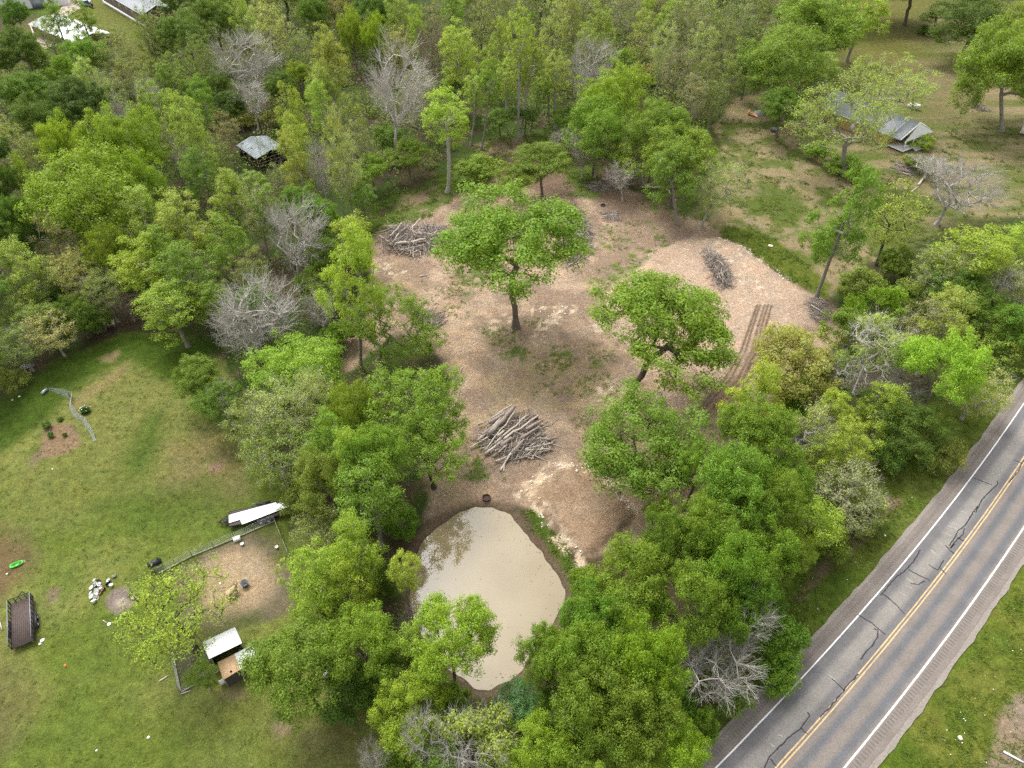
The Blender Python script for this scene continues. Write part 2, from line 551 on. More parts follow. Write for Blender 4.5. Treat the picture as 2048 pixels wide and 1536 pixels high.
# house yard upper right: dry grass
YARD = [(1360, 430), (1420, 380), (1430, 250), (1470, 195), (1530, 185), (1560, 220), (1650, 180), (1690, 60), (1700, -60), (1900, -60), (1960, 20), (2300, 60), (3000, 200), (3000, 480),
        (2300, 470), (2048, 440), (1960, 445), (1860, 480), (1780, 510), (1700, 560), (1640, 590), (1560, 545), (1500, 500), (1440, 470)]
patch(YARD, lerp((0.115, 0.145, 0.036), (0.265, 0.220, 0.125), np.clip((mid - 0.41) * 5.0 + (big - 0.5) * 1.5 + (fine - .5) * 1.5, 0, 1)), 0.5, 2.0, 5.0)
patch([(1640, 200), (1690, 60), (1700, -60), (1900, -60), (1890, 60), (1840, 130), (1800, 170), (1700, 200)], lerp((0.105, 0.115, 0.022), (0.150, 0.140, 0.040), mid), 0, 5.0, 5.0, 0.9)
patch([(1800, 170), (1850, 120), (1960, 180), (1960, 250), (1840, 240)], (0.185, 0.155, 0.080), 0.4, 6.0, 6.0, 0.7)
patch([(1436, 470), (1450, 452), (1500, 455), (1545, 480), (1600, 515), (1660, 570), (1645, 592), (1580, 562), (1530, 530), (1490, 500)], (0.105, 0.135, 0.020), 0, 1.5, 1.8)
patch([(1500, 380), (1540, 370), (1590, 400), (1600, 440), (1550, 440), (1510, 420)], (0.085, 0.125, 0.022), 0.1, 3.0, 3.0, 0.8)
# cleared land
CLEAR = [(850, 1040), (868, 1000), (842, 930), (880, 850), (900, 760), (870, 700), (800, 660), (700, 740), (690, 660), (740, 560), (735, 500), (760, 455),
         (800, 430), (900, 400), (1000, 350), (1120, 330), (1180, 350), (1260, 380), (1340, 400), (1420, 450), (1445, 472), (1480, 488), (1530, 528), (1580, 562),
         (1640, 600), (1700, 640), (1690, 700), (1600, 740), (1560, 800), (1480, 880), (1460, 1000), (1400, 1040), (1300, 1090), (1250, 1110), (1165, 1125),
         (1100, 1060), (1060, 1020), (1000, 1010), (930, 1010)]
dirt_t = np.clip((mid - 0.38) * 3.6 + (fine - 0.5) * 1.4, 0, 1)
patch(CLEAR, lerp((0.282, 0.208, 0.152), (0.440, 0.332, 0.236), dirt_t), 1.0, 1.2, 2.5)
patch([(980, 300), (1180, 285), (1250, 340), (1240, 400), (1150, 390), (1000, 380)], (0.165, 0.115, 0.082), 0.9, 2.0, 3.0, 0.8)
patch([(1200, 380), (1360, 400), (1330, 450), (1200, 440)], (0.190, 0.135, 0.095), 0.9, 3.0, 3.0, 0.7)
d = sdist(GXf, GYf, PAD) + (fbm(GXf, GYf, 2.5, 3, 5) - 0.5) * 1.6
lay(soft(d, 0.9) * 0.65, lerp((0.420, 0.315, 0.235), (0.500, 0.385, 0.290), np.clip((fine - .3) * 2, 0, 1)), 1.0)
# straw coloured swathes
patch([(760, 540), (800, 520), (900, 640), (960, 720), (920, 760), (860, 660)], (0.385, 0.285, 0.185), 0.9, 2.5, 3.0, 0.6, 0.40)
patch([(900, 850), (960, 760), (1160, 720), (1230, 780), (1180, 850), (1060, 820), (960, 900), (900, 1000), (860, 960)], (0.345, 0.270, 0.160), 0.8, 3.0, 4.0, 0.7, 0.38)
patch([(1000, 700), (1100, 690), (1230, 700), (1220, 770), (1060, 780)], (0.300, 0.245, 0.130), 0.6, 3.0, 3.0, 0.7, 0.42)
patch([(1370, 480), (1480, 490), (1600, 590), (1560, 680), (1480, 760), (1400, 700), (1300, 560)], (0.480, 0.365, 0.270), 1.0, 3.0, 3.0, 0.5)
# green coming back in the clearing
GREEN = (0.100, 0.150, 0.028)
for pts, bk in (([(700, 450), (760, 400), (890, 350), (905, 330), (1000, 262), (1180, 262), (1190, 310), (1010, 310), (930, 380), (860, 430), (740, 470)], 0.40),
                ([(890, 590), (930, 520), (960, 500), (990, 540), (930, 610)], 0.50),
                ([(960, 650), (1000, 650), (1060, 690), (1040, 720), (980, 700)], 0.48),
                ([(1050, 650), (1090, 640), (1070, 670)], 0.45),
                ([(1100, 690), (1180, 690), (1210, 740), (1130, 760)], 0.52),
                ([(1160, 560), (1230, 520), (1330, 470), (1340, 490), (1260, 540), (1200, 590)], 0.48),
                ([(1190, 450), (1300, 440), (1320, 480), (1220, 510)], 0.52),
                ([(890, 890), (950, 880), (1000, 960), (900, 960)], 0.50),
                ([(1150, 830), (1200, 850), (1180, 890)], 0.50), ([(1030, 800), (1080, 790), (1070, 815)], 0.5),
                ([(1130, 300), (1210, 330), (1200, 400), (1140, 390)], 0.36), ([(960, 380), (980, 330), (1030, 330)], 0.4),
                ([(1270, 360), (1400, 380), (1420, 440), (1300, 420)], 0.46)):
    patch(pts, GREEN, 0.1, 1.5, 3.0, 0.9, bk - .03)
patch([(800, 395), (870, 370), (880, 395), (800, 420)], (0.25, 0.18, 0.12), 0.9, 2.0, 2.5, 0.8)
patch([(950, 290), (1060, 270), (1040, 300), (960, 320)], (0.27, 0.20, 0.14), 0.9, 1.5, 2.5, 0.8)
# spoil heap spread flat beside the pond
d = sdist(GXf, GYf, SPOIL) + (fbm(GXf, GYf, 1.6, 3, 3) - 0.5) * 1.0
lay(soft(d, 0.5), lerp((0.270, 0.192, 0.130), (0.370, 0.272, 0.185), np.clip((fine - 0.3) * 2.0, 0, 1)), 1.0)
# grass along the pond bank
patch([(1052, 1022), (1075, 1018), (1105, 1060), (1140, 1110), (1160, 1135), (1200, 1180), (1150, 1190), (1125, 1140), (1080, 1080)], (0.068, 0.115, 0.014), 0, 0.6, 0.9)
d = sdist(GXf, GYf, POND) + (fbm(GXf, GYf, 2.2, 3, 2) - 0.5) * 0.8
lay(soft(d - 0.9, 1.2) * 0.85, (0.165, 0.120, 0.082), 0.8)
lay(soft(d - 0.1, 0.5), (0.085, 0.068, 0.050), 0.6)
# pale clay thrown up along the machine's edges
for pts, w, bk in (([(1045, 985), (1065, 965), (1078, 962)], 0.9, 0.50), ([(1072, 966), (1085, 955), (1100, 940), (1115, 931)], 0.9, 0.44), ([(1128, 930), (1150, 938), (1180, 943)], 0.9, 0.46),
                   ([(1205, 958), (1225, 975), (1240, 990), (1255, 1006), (1270, 1022)], 0.8, 0.46), ([(1080, 1020), (1090, 1035), (1105, 1050)], 0.9, 0.46),
                   ([(1112, 1075), (1130, 1090), (1150, 1105), (1163, 1122)], 1.0, 0.44), ([(1080, 625), (1110, 628), (1130, 618)], 1.6, 0.5), ([(1075, 680), (1095, 650), (1120, 635)], 1.3, 0.52),
                   ([(1190, 660), (1230, 620), (1260, 590)], 1.2, 0.54), ([(980, 655), (1000, 645), (1010, 640)], 1.4, 0.52), ([(1195, 790), (1230, 770), (1240, 800)], 1.4, 0.54),
                   ([(1440, 478), (1485, 495), (1530, 530), (1580, 563)], 0.6, 0.54), ([(1380, 490), (1440, 500), (1490, 545), (1500, 600)], 2.5, 0.60), ([(765, 535), (800, 545)], 1.6, 0.54)):
    dl = ldist(GXf, GYf, poly_px(pts)) + wob2 * 1.2
    lay(soft(dl - w, 0.8) * np.clip((fbm(GXf, GYf, 0.9, 3, 21) - bk) * 12, 0, 1), (0.60, 0.49, 0.36), 0.4)
# wheel ruts
for k in range(5):
    o = (0, 12, 30, 43, 58)[k]
    dl = ldist(GXf, GYf, poly_px([(1395 + o, 825 - k * 2), (1450 + o * 0.8, 765), (1480 + o * 0.7, 710), (1497 + o * 0.55, 660), (1512 + o * 0.5, 618)]))
    lay(soft(dl - 0.15 - 0.1 * wob2, 0.25) * np.clip(mid * 2.4 - 0.2 + (0.3 if k in (0, 3) else 0), 0, 0.95), (0.085, 0.058, 0.040), 1.0)
patch([(1385, 830), (1450, 770), (1500, 690), (1545, 640), (1540, 700), (1490, 770), (1430, 835)], (0.215, 0.150, 0.105), 1.0, 2.0, 1.5, 0.6)
# road verges
lat = road_side(GXf, GYf)
in_verge = soft(-(lat + 13.5 + wob * 5), 2.5) * soft(lat + 4.0, 1.0)
lay(in_verge, lerp((0.088, 0.138, 0.018), (0.135, 0.165, 0.034), np.clip((mid - 0.35) * 3, 0, 1)), 0)
patch([(1575, 1200), (1635, 1130), (1700, 1064), (1775, 992), (1805, 1000), (1722, 1082), (1660, 1145), (1605, 1210)], (0.185, 0.130, 0.092), 0.8, 0.8, 1.2, 0.9)
lay(soft(-(lat - 5.0), 1.0), lerp((0.085, 0.140, 0.016), (0.145, 0.165, 0.030), np.clip((mid - 0.33) * 3, 0, 1)), 0)
patch([(2300, 1300), (2048, 1395), (2010, 1440), (1985, 1490), (1965, 1560), (1940, 1700), (2600, 1700)], (0.255, 0.205, 0.150), 0.9, 0.8, 1.5)
# yards far away, upper left
patch([(20, 70), (110, 30), (190, -40), (420, -60), (350, 60), (290, 110), (220, 110), (150, 60), (60, 120)], lerp((0.110, 0.135, 0.025), (0.150, 0.160, 0.040), mid), 0, 3.0, 3.0)

faces = []
nx, ny = len(gx), len(gy)
i, j = np.meshgrid(np.arange(nx - 1), np.arange(ny - 1))
q = np.stack([j * nx + i, j * nx + i + 1, (j + 1) * nx + i + 1, (j + 1) * nx + i], -1).reshape(-1, 4)
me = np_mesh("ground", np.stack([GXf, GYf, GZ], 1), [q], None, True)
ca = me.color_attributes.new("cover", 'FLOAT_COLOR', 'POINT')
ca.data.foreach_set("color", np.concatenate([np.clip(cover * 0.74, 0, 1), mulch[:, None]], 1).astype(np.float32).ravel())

gm, nt, bs, _ = new_mat("ground")
att = nt.nodes.new("ShaderNodeAttribute")
att.attribute_name = "cover"
n1 = noise_node(nt, 0.9, 8.0, 0.72)
n2 = noise_node(nt, 5.0, 5.0, 0.75)
n3 = noise_node(nt, 0.25, 5.0, 0.7)
tc = nt.nodes.new("ShaderNodeTexCoord")
vor = nt.nodes.new("ShaderNodeTexVoronoi")
vor.inputs["Scale"].default_value = 3.6
nt.links.new(tc.outputs["Object"], vor.inputs["Vector"])
sep = nt.nodes.new("ShaderNodeSeparateColor")
nt.links.new(vor.outputs["Color"], sep.inputs[0])
m1 = maprange(nt, n1.outputs[0], 0.30, 0.70, 0.62, 1.38, False)
m2 = maprange(nt, n2.outputs[0], 0.30, 0.70, 0.60, 1.40, False)
grass_f = math_node(nt, 'MULTIPLY', m1, m2)
chip = maprange(nt, sep.outputs[0], 0.0, 1.0, 0.84, 1.17)
chip2 = maprange(nt, sep.outputs[1], 0.90, 0.97, 1.0, 1.28)
dirt_f = math_node(nt, 'MULTIPLY', math_node(nt, 'MULTIPLY', chip, chip2), maprange(nt, n2.outputs[0], 0.3, 0.7, 0.78, 1.22, False))
f = nt.nodes.new("ShaderNodeMix")
f.data_type = 'FLOAT'
nt.links.new(att.outputs["Alpha"], f.inputs[0])
nt.links.new(grass_f, f.inputs[2])
nt.links.new(dirt_f, f.inputs[3])
tinted = mix_col(nt, maprange(nt, n3.outputs[0], 0.40, 0.66, 0, 0.8), att.outputs["Color"], vscale_col(nt, att.outputs["Color"], (1.17, 1.06, 0.95)))
nt.links.new(vscale(nt, tinted, f.outputs[0]), bs.inputs["Base Color"])
bs.inputs["Roughness"].default_value = 0.95
bs.inputs["Specular IOR Level"].default_value = 0.08
bp = nt.nodes.new("ShaderNodeBump")
bp.inputs["Strength"].default_value = 0.7
bp.inputs["Distance"].default_value = 0.25
nt.links.new(math_node(nt, 'ADD', n2.outputs[0], n1.outputs[0]), bp.inputs["Height"])
nt.links.new(bp.outputs[0], bs.inputs["Normal"])
me.materials.append(gm)
tag(link("ground", me), "cleared soil, lawn, yard and woodland floor", kind="structure")

# ------------------------------------------------------------------ pond
wm, nt, bs, _ = new_mat("water")
n = noise_node(nt, 0.10, 4.0, 0.6)
n2 = noise_node(nt, 1.3, 3.0, 0.6)
nt.links.new(mix_col(nt, maprange(nt, n.outputs[0], 0.40, 0.62, 0, 1), (0.215, 0.168, 0.092), (0.250, 0.200, 0.116)), bs.inputs["Base Color"])
bs.inputs["Roughness"].default_value = 0.02
bs.inputs["IOR"].default_value = 1.6
bp = nt.nodes.new("ShaderNodeBump")
bp.inputs["Strength"].default_value = 0.015
bp.inputs["Distance"].default_value = 0.05
nt.links.new(n2.outputs[0], bp.inputs["Height"])
nt.links.new(bp.outputs[0], bs.inputs["Normal"])
c = POND.mean(0)
ring = [((p - c) * 1.10 + c) for p in POND]
pond = MB().quad(*[(p[0], p[1], WATER_Z) for p in ring]).build("pond_water", wm)
tag(pond, "still murky tan pond", kind="structure")

# ------------------------------------------------------------------ road
def strip(name, l0, l1, z, mat, s0=-58, s1=390, step=1.0, uv=True, edge=0.0, seed=0):
    s = np.arange(s0, s1, step)
    cols = np.linspace(0, 1, 9)
    e0 = (fbm(s, s * 0 + seed, 1.3, 3, seed) - 0.5) * edge
    e1 = (fbm(s, s * 0 + seed + 9, 1.3, 3, seed + 1) - 0.5) * edge
    v, u = [], []
    for k, ss in enumerate(s):
        for t in cols:
            lt = (l0 + e0[k]) * (1 - t) + (l1 + e1[k]) * t
            v.append(road_pt(ss, lt, z))
            u.append((lt, ss))
    nc = len(cols)
    i, j = np.meshgrid(np.arange(nc - 1), np.arange(len(s) - 1))
    q = np.stack([j * nc + i, j * nc + i + 1, (j + 1) * nc + i + 1, (j + 1) * nc + i], -1).reshape(-1, 4)
    me = np_mesh(name, v, [q], mat, True)
    ul = me.uv_layers.new(name="lane")
    ul.data.foreach_set("uv", np.array(u, np.float32)[q.ravel()].ravel())
    return tag(link(name, me), kind="structure")

am, nt, bs, _ = new_mat("asphalt")
uvn = nt.nodes.new("ShaderNodeUVMap")
uvn.uv_map = "lane"
sx = nt.nodes.new("ShaderNodeSeparateXYZ")
nt.links.new(uvn.outputs[0], sx.inputs[0])
n1 = noise_node(nt, 7.0, 4.0, 0.8)
n2 = noise_node(nt, 0.35, 5.0, 0.65)
lx = math_node(nt, 'ADD', sx.outputs[0], maprange(nt, n2.outputs[0], 0.3, 0.7, -0.07, 0.07))
ramp = nt.nodes.new("ShaderNodeValToRGB")
nt.links.new(maprange(nt, lx, -6.0, 6.0, 0, 1), ramp.inputs[0])
R = ramp.color_ramp
dark, tan, blue, brown, sh = (0.130, 0.124, 0.126), (0.210, 0.196, 0.178), (0.112, 0.112, 0.118), (0.182, 0.158, 0.140), (0.175, 0.150, 0.132)
stops = [(-6.0, sh), (-3.85, sh), (-3.70, dark), (-2.75, dark), (-2.2, tan), (-1.35, tan), (-0.85, dark), (-0.35, dark), (0.1, brown), (0.5, brown), (0.95, blue), (1.25, blue),
         (1.75, brown), (2.35, brown), (2.8, blue), (3.2, blue), (3.60, brown), (3.80, sh), (6.0, sh)]
while len(R.elements) < len(stops):
    R.elements.new(0.5)
for e, (p, c4) in zip(R.elements, stops):
    e.position = (p + 6) / 12
    e.color = (*c4, 1)
spk = maprange(nt, n1.outputs[0], 0.25, 0.75, 0.62, 1.38, False)
nt.links.new(vscale(nt, vscale(nt, ramp.outputs[0], spk), maprange(nt, n2.outputs[0], 0.3, 0.7, 0.86, 1.14)), bs.inputs["Base Color"])
bs.inputs["Roughness"].default_value = 0.85
bs.inputs["Specular IOR Level"].default_value = 0.2

gvm, nt, bs, _ = new_mat("gravel")
n1 = noise_node(nt, 4.5, 6.0, 0.8)
n2 = noise_node(nt, 0.6, 4.0, 0.6)
nt.links.new(vscale(nt, mix_col(nt, n2.outputs[0], (0.19, 0.162, 0.138), (0.25, 0.222, 0.195)), maprange(nt, n1.outputs[0], 0.3, 0.7, 0.6, 1.35, False)), bs.inputs["Base Color"])
bs.inputs["Roughness"].default_value = 0.95

strip("road_gravel_edge_surface", -5.55, 5.6, 0.0, gvm, edge=0.55, seed=3)
strip("road_asphalt", -5.1, 5.1, 0.03, am, edge=0.30, seed=5)
tarm = plain("tar_seal", (0.022, 0.022, 0.026), 0.5, 0.0, 0.2)
pw, nt, bs, _ = new_mat("road_white")
n1 = noise_node(nt, 1.8, 5.0, 0.75)
nt.links.new(mix_col(nt, maprange(nt, n1.outputs[0], 0.60, 0.70, 0.0, 0.7), (0.66, 0.66, 0.65), (0.22, 0.20, 0.19)), bs.inputs["Base Color"])
bs.inputs["Roughness"].default_value = 0.7
py_, nt, bs, _ = new_mat("road_yellow")
n1 = noise_node(nt, 1.8, 5.0, 0.75)
nt.links.new(mix_col(nt, maprange(nt, n1.outputs[0], 0.50, 0.64, 0.0, 0.75), (0.55, 0.375, 0.18), (0.24, 0.19, 0.15)), bs.inputs["Base Color"])
bs.inputs["Roughness"].default_value = 0.7
strip("road_marking_line_white", -3.72, -3.58, 0.036, pw, edge=0.03)
strip("road_marking_line_white", 3.60, 3.76, 0.036, pw, edge=0.03)
strip("road_marking_line_yellow", -0.33, -0.20, 0.036, py_, edge=0.04)
strip("road_marking_line_yellow", -0.02, 0.11, 0.036, py_, edge=0.04)

rm = plain("rumble_groove", (0.125, 0.110, 0.100), 0.9, 0.0, 0.2)
for side, l0, l1, stp in ((-1, -4.62, -4.28, 0.36), (1, 3.95, 4.55, 0.42)):
    b = MB()
    for s in np.arange(-30, 160, stp):
        p = [road_pt(s, l0, 0.035), road_pt(s, l1, 0.035), road_pt(s + 0.16, l1, 0.035), road_pt(s + 0.16, l0, 0.035)]
        b.quad(*p)
    tag(b.build("road_rumble_groove_surface", rm), kind="structure")

def road_px(px, py):
    p = at(px, py, 0.04)
    return np.array([p.x, p.y])

def ribbon(b, pts, w, z, rng):
    pts = [np.array(p) for p in pts]
    dense = []
    for a, c in zip(pts[:-1], pts[1:]):
        n = max(2, int(np.linalg.norm(c - a) / 0.25))
        for t in np.linspace(0, 1, n, endpoint=False):
            dense.append(a * (1 - t) + c * t + rng.normal(0, 0.025, 2))
    dense.append(pts[-1])
    P = np.array(dense)
    t = np.gradient(P, axis=0)
    t /= np.linalg.norm(t, axis=1, keepdims=True) + 1e-9
    nn = np.stack([-t[:, 1], t[:, 0]], 1) * (w * (0.7 + 0.6 * rng.random((len(P), 1)))) / 2
    v = np.concatenate([np.c_[P + nn, np.full(len(P), z)], np.c_[P - nn, np.full(len(P), z)]])
    n = len(P)
    b.add(v, [[i, i + 1, n + i + 1, n + i] for i in range(n - 1)])

rng = np.random.default_rng(5)
z8 = lambda x, y: road_px(1348 + x / 2.926, 1011 + y / 2.926)
z6 = lambda x, y: road_px(1348 + x / 2.926, 500 + y / 2.926)
seals = [[(1780, 0), (1750, 40), (1710, 110), (1660, 150), (1640, 190), (1610, 235)], [(1700, 130), (1690, 170), (1640, 215), (1620, 250)],
         [(1440, 260), (1400, 330), (1350, 385), (1300, 420), (1255, 470), (1210, 525)], [(1370, 375), (1430, 405), (1500, 440)], [(1220, 515), (1290, 570), (1350, 635)],
         [(1080, 640), (1160, 690), (1240, 755)], [(1170, 720), (1195, 730), (1190, 770), (1160, 820), (1120, 860), (1090, 900)], [(925, 1015), (1000, 1085)],
         [(780, 1210), (795, 1230), (765, 1270), (740, 1305), (690, 1340), (640, 1390), (560, 1470), (530, 1536)], [(740, 1300), (780, 1335)], [(560, 1480), (600, 1525)],
         [(1580, 320), (1560, 350), (1545, 380), (1490, 345)], [(1590, 235), (1640, 285)], [(1550, 360), (1590, 400)], [(1390, 455), (1430, 460), (1470, 440)],
         [(1080, 985), (1010, 1060), (930, 1160), (855, 1240)], [(1645, 225), (1615, 250)], [(1655, 185), (1700, 210)]]
b = MB()
for s in seals:
    ribbon(b, [z8(*p) for p in s], 0.115, 0.044, rng)
for s in ([(1750, 1330), (1860, 1375)], [(1890, 1350), (1895, 1370), (1830, 1430), (1800, 1465), (1765, 1536)], [(1960, 1360), (2010, 1300), (2048, 1230)], [(1990, 1228), (2040, 1250)]):
    ribbon(b, [z6(*p) for p in s], 0.115, 0.044, rng)
tag(b.build("road_crack_seal_surface", tarm), kind="structure")
b = MB()
for s in ([(1600, 115), (1660, 140)], [(1590, 160), (1620, 180)], [(1505, 262), (1530, 282)], [(1365, 425), (1400, 455)], [(1350, 465), (1390, 482)], [(1322, 508), (1352, 525)],
          [(905, 990), (940, 1020)], [(560, 1390), (590, 1410)], [(610, 1340), (635, 1355)], [(1680, 30), (1720, 50)]):
    ribbon(b, [z8(*p) for p in s], 0.10, 0.042, rng)
tag(b.build("road_scuff_mark_surface", plain("road_scuff", (0.33, 0.31, 0.29), 0.8, 0, 0.3, 6.0)), kind="structure")
# ------------------------------------------------------------------ trees: grown once per kind and variant, then copied
def grow(rng, H, R, base, n, shape, fork, droop=0.0, upsweep=0.25, lobes=8, crook=0.25, leaders=1):
    """a branching skeleton: nodes, parents, radii, and the tips where foliage or twigs sit"""
    pts = [np.zeros(3)]
    par = [-1]
    top = fork * H
    k = max(3, int(top / 1.3))
    off = np.zeros(2)
    for i in range(1, k + 1):
        off = off + rng.normal(0, crook * 0.35, 2)
        pts.append(np.array([off[0], off[1], top * i / k]))
        par.append(len(pts) - 2)
    trunk_top = pts[-1]
    zc, hh = (base * H + H) / 2, (H - base * H) / 2
    cen = np.array([0, 0, zc])
    if shape == 'lobed':
        L = []
        for i in range(lobes):
            a = i * 2.4 + rng.uniform(-0.4, 0.4)
            zz = rng.uniform(-0.65, 0.75)
            rr = math.sqrt(max(0.05, 1 - zz * zz)) * rng.uniform(0.50, 0.72)
            L.append((np.array([math.cos(a) * rr, math.sin(a) * rr, zz * 0.66]), rng.uniform(0.30, 0.46)))
        L.append((np.array([0, 0, 0.52]), 0.44))
        A = []
        for i in range(n):
            c, s = L[rng.integers(len(L))]
            d = rng.normal(size=3)
            d /= np.linalg.norm(d)
            A.append(c + d * s * rng.uniform(0.55, 1.0))
        A = np.array(A)
    else:
        d = rng.normal(size=(n, 3))
        d /= np.linalg.norm(d, axis=1, keepdims=True)
        A = d * (rng.uniform(0.12, 1.0, (n, 1)) ** 0.45)
        if shape == 'vase':
            w = 0.35 + 0.65 * np.clip((A[:, 2] + 1) / 1.3, 0, 1)
            A[:, :2] *= w[:, None]
        if shape == 'cone':
            w = 1.05 - 0.5 * np.clip((A[:, 2] + 0.4) / 1.4, 0, 1)
            A[:, :2] *= w[:, None]
    A = cen + A * np.array([R, R, hh])
    A = A[np.argsort(np.linalg.norm(A - trunk_top, axis=1))]
    tips = []
    P = np.array(pts)
    for a in A:
        d = np.linalg.norm(P - a, axis=1)
        dz = P[:, 2] - a[2]
        cost = d + np.where(dz > 0, dz * (0.6 if droop else 1.6), 0) + np.where(P[:, 2] < base * H * 0.8, 3.0, 0)
        j = int(np.argmin(cost))
        p = P[j]
        L = np.linalg.norm(a - p)
        m = max(1, int(L / 1.1))
        ctrl = (p + a) / 2 + np.array([0, 0, upsweep * L]) + rng.normal(0, 0.10 * L, 3)
        last = j
        new = []
        for s in range(1, m + 1):
            t = s / m
            q = (1 - t) ** 2 * p + 2 * t * (1 - t) * ctrl + t * t * a
            if s < m:
                q = q + rng.normal(0, 0.06, 3)
            new.append(q)
            par.append(last)
            last = len(pts) + len(new) - 1
        pts.extend(new)
        P = np.concatenate([P, np.array(new)])
        tips.append(last)
    par = np.array(par)
    cnt = np.zeros(len(par))
    cnt[tips] += 1
    for i in range(len(par) - 1, 0, -1):
        cnt[par[i]] += cnt[i]
    return P, par, cnt, np.array(tips)

def limb_mesh(name, P, par, cnt, r_tip, r_base, twigs=None):
    c = np.maximum(cnt, 1)
    ex = math.log(max(r_base / r_tip, 1.1)) / math.log(max(c[0], 2))
    r = r_tip * c ** ex
    i = np.arange(1, len(P))
    p0, p1, ra, rb = P[par[i]], P[i], np.minimum(r[par[i]], r[i] * 1.35), r[i]
    low = p0[:, 2] < 0.1
    ra = np.where(low, ra * 1.7, ra)
    big = rb > 0.07
    v1, f1 = tubes(p0[big], p1[big], ra[big], rb[big], 7)
    v2, f2 = tubes(p0[~big], p1[~big], ra[~big], rb[~big], 4)
    return np_mesh(name, np.concatenate([v1, v2]), [f1, f2 + len(v1)], BARK, True)

def leaf_mesh(name, rng, P, par, tips, per, size, leaf, flat=0.72, hang=0.0):
    n = len(tips)
    cs = np.repeat(P[tips], per, 0)
    sz = np.repeat(rng.uniform(0.7, 1.3, n) * size, per)
    keep = rng.random(n * per) < np.repeat(rng.uniform(0.45, 1.0, n), per)
    d = rng.normal(size=(n * per, 3))
    d /= np.linalg.norm(d, axis=1, keepdims=True)
    rad = rng.random((n * per, 1)) ** 0.5
    pos = cs + d * rad * sz[:, None] * np.array([1, 1, flat])
    pos[:, 2] -= hang * rng.random(n * per) * sz
    keep &= (d[:, 2] > -0.35) | (rng.random(n * per) < .45)      # sprays carry most leaves on their upper side
    pos, d = pos[keep], d[keep]
    m = len(pos)
    nrm = d * 0.95 + rng.normal(size=(m, 3)) * 0.36 + np.array([0, 0, 0.60])
    nrm /= np.linalg.norm(nrm, axis=1, keepdims=True)
    t = np.cross(nrm, rng.normal(size=(m, 3)))
    t /= np.linalg.norm(t, axis=1, keepdims=True) + 1e-9
    b = np.cross(nrm, t)
    ln = (leaf * rng.uniform(0.6, 1.35, m))[:, None]
    wd = ln * rng.uniform(0.38, 0.62, (m, 1))
    v = np.stack([pos - t * ln / 2, pos + b * wd / 2 + nrm * wd * 0.12, pos + t * ln / 2, pos - b * wd / 2 + nrm * wd * 0.12], 1).reshape(-1, 3)
    q = np.arange(m * 4).reshape(m, 4)
    return np_mesh(name, v, [q], LEAF)

def twig_mesh(name, rng, P, par, tips, per, length, r=0.022, up=0.5, spread=0.55, sub=2):
    n = len(tips)
    out = P[tips] - P[par[tips]]
    out /= np.linalg.norm(out, axis=1, keepdims=True) + 1e-9
    rad = P[tips] * np.array([1, 1, 0])
    rad /= np.linalg.norm(rad, axis=1, keepdims=True) + 1e-9
    base = out * 0.6 + rad * 0.5 + np.array([0, 0, up])
    D = np.repeat(base, per, 0) + rng.normal(0, spread, (n * per, 3))
    D /= np.linalg.norm(D, axis=1, keepdims=True)
    S = np.repeat(P[tips], per, 0)
    L = (length * rng.uniform(0.5, 1.25, n * per))[:, None]
    mid = S + D * L * 0.5 + rng.normal(0, 0.08, D.shape)
    end = S + D * L + np.array([0, 0, up * 0.22]) * L
    a0, a1 = [S, mid], [mid, end]
    r0, r1 = [np.full(len(S), r), np.full(len(S), r * 0.75)], [np.full(len(S), r * 0.75), np.full(len(S), r * 0.35)]
    for _ in range(sub):
        d2 = D + rng.normal(0, 0.5, D.shape)
        d2 /= np.linalg.norm(d2, axis=1, keepdims=True)
        f = rng.uniform(0.2, 0.9, (len(S), 1))
        st = S + (mid - S) * np.minimum(f * 2, 1) + (end - mid) * np.maximum(f * 2 - 1, 0)
        a0.append(st)
        a1.append(st + d2 * L * rng.uniform(0.3, 0.6, (len(S), 1)))
        r0.append(np.full(len(S), r * 0.6))
        r1.append(np.full(len(S), r * 0.25))
    v, f = tubes(np.concatenate(a0), np.concatenate(a1), np.concatenate(r0), np.concatenate(r1), 3)
    return v, f

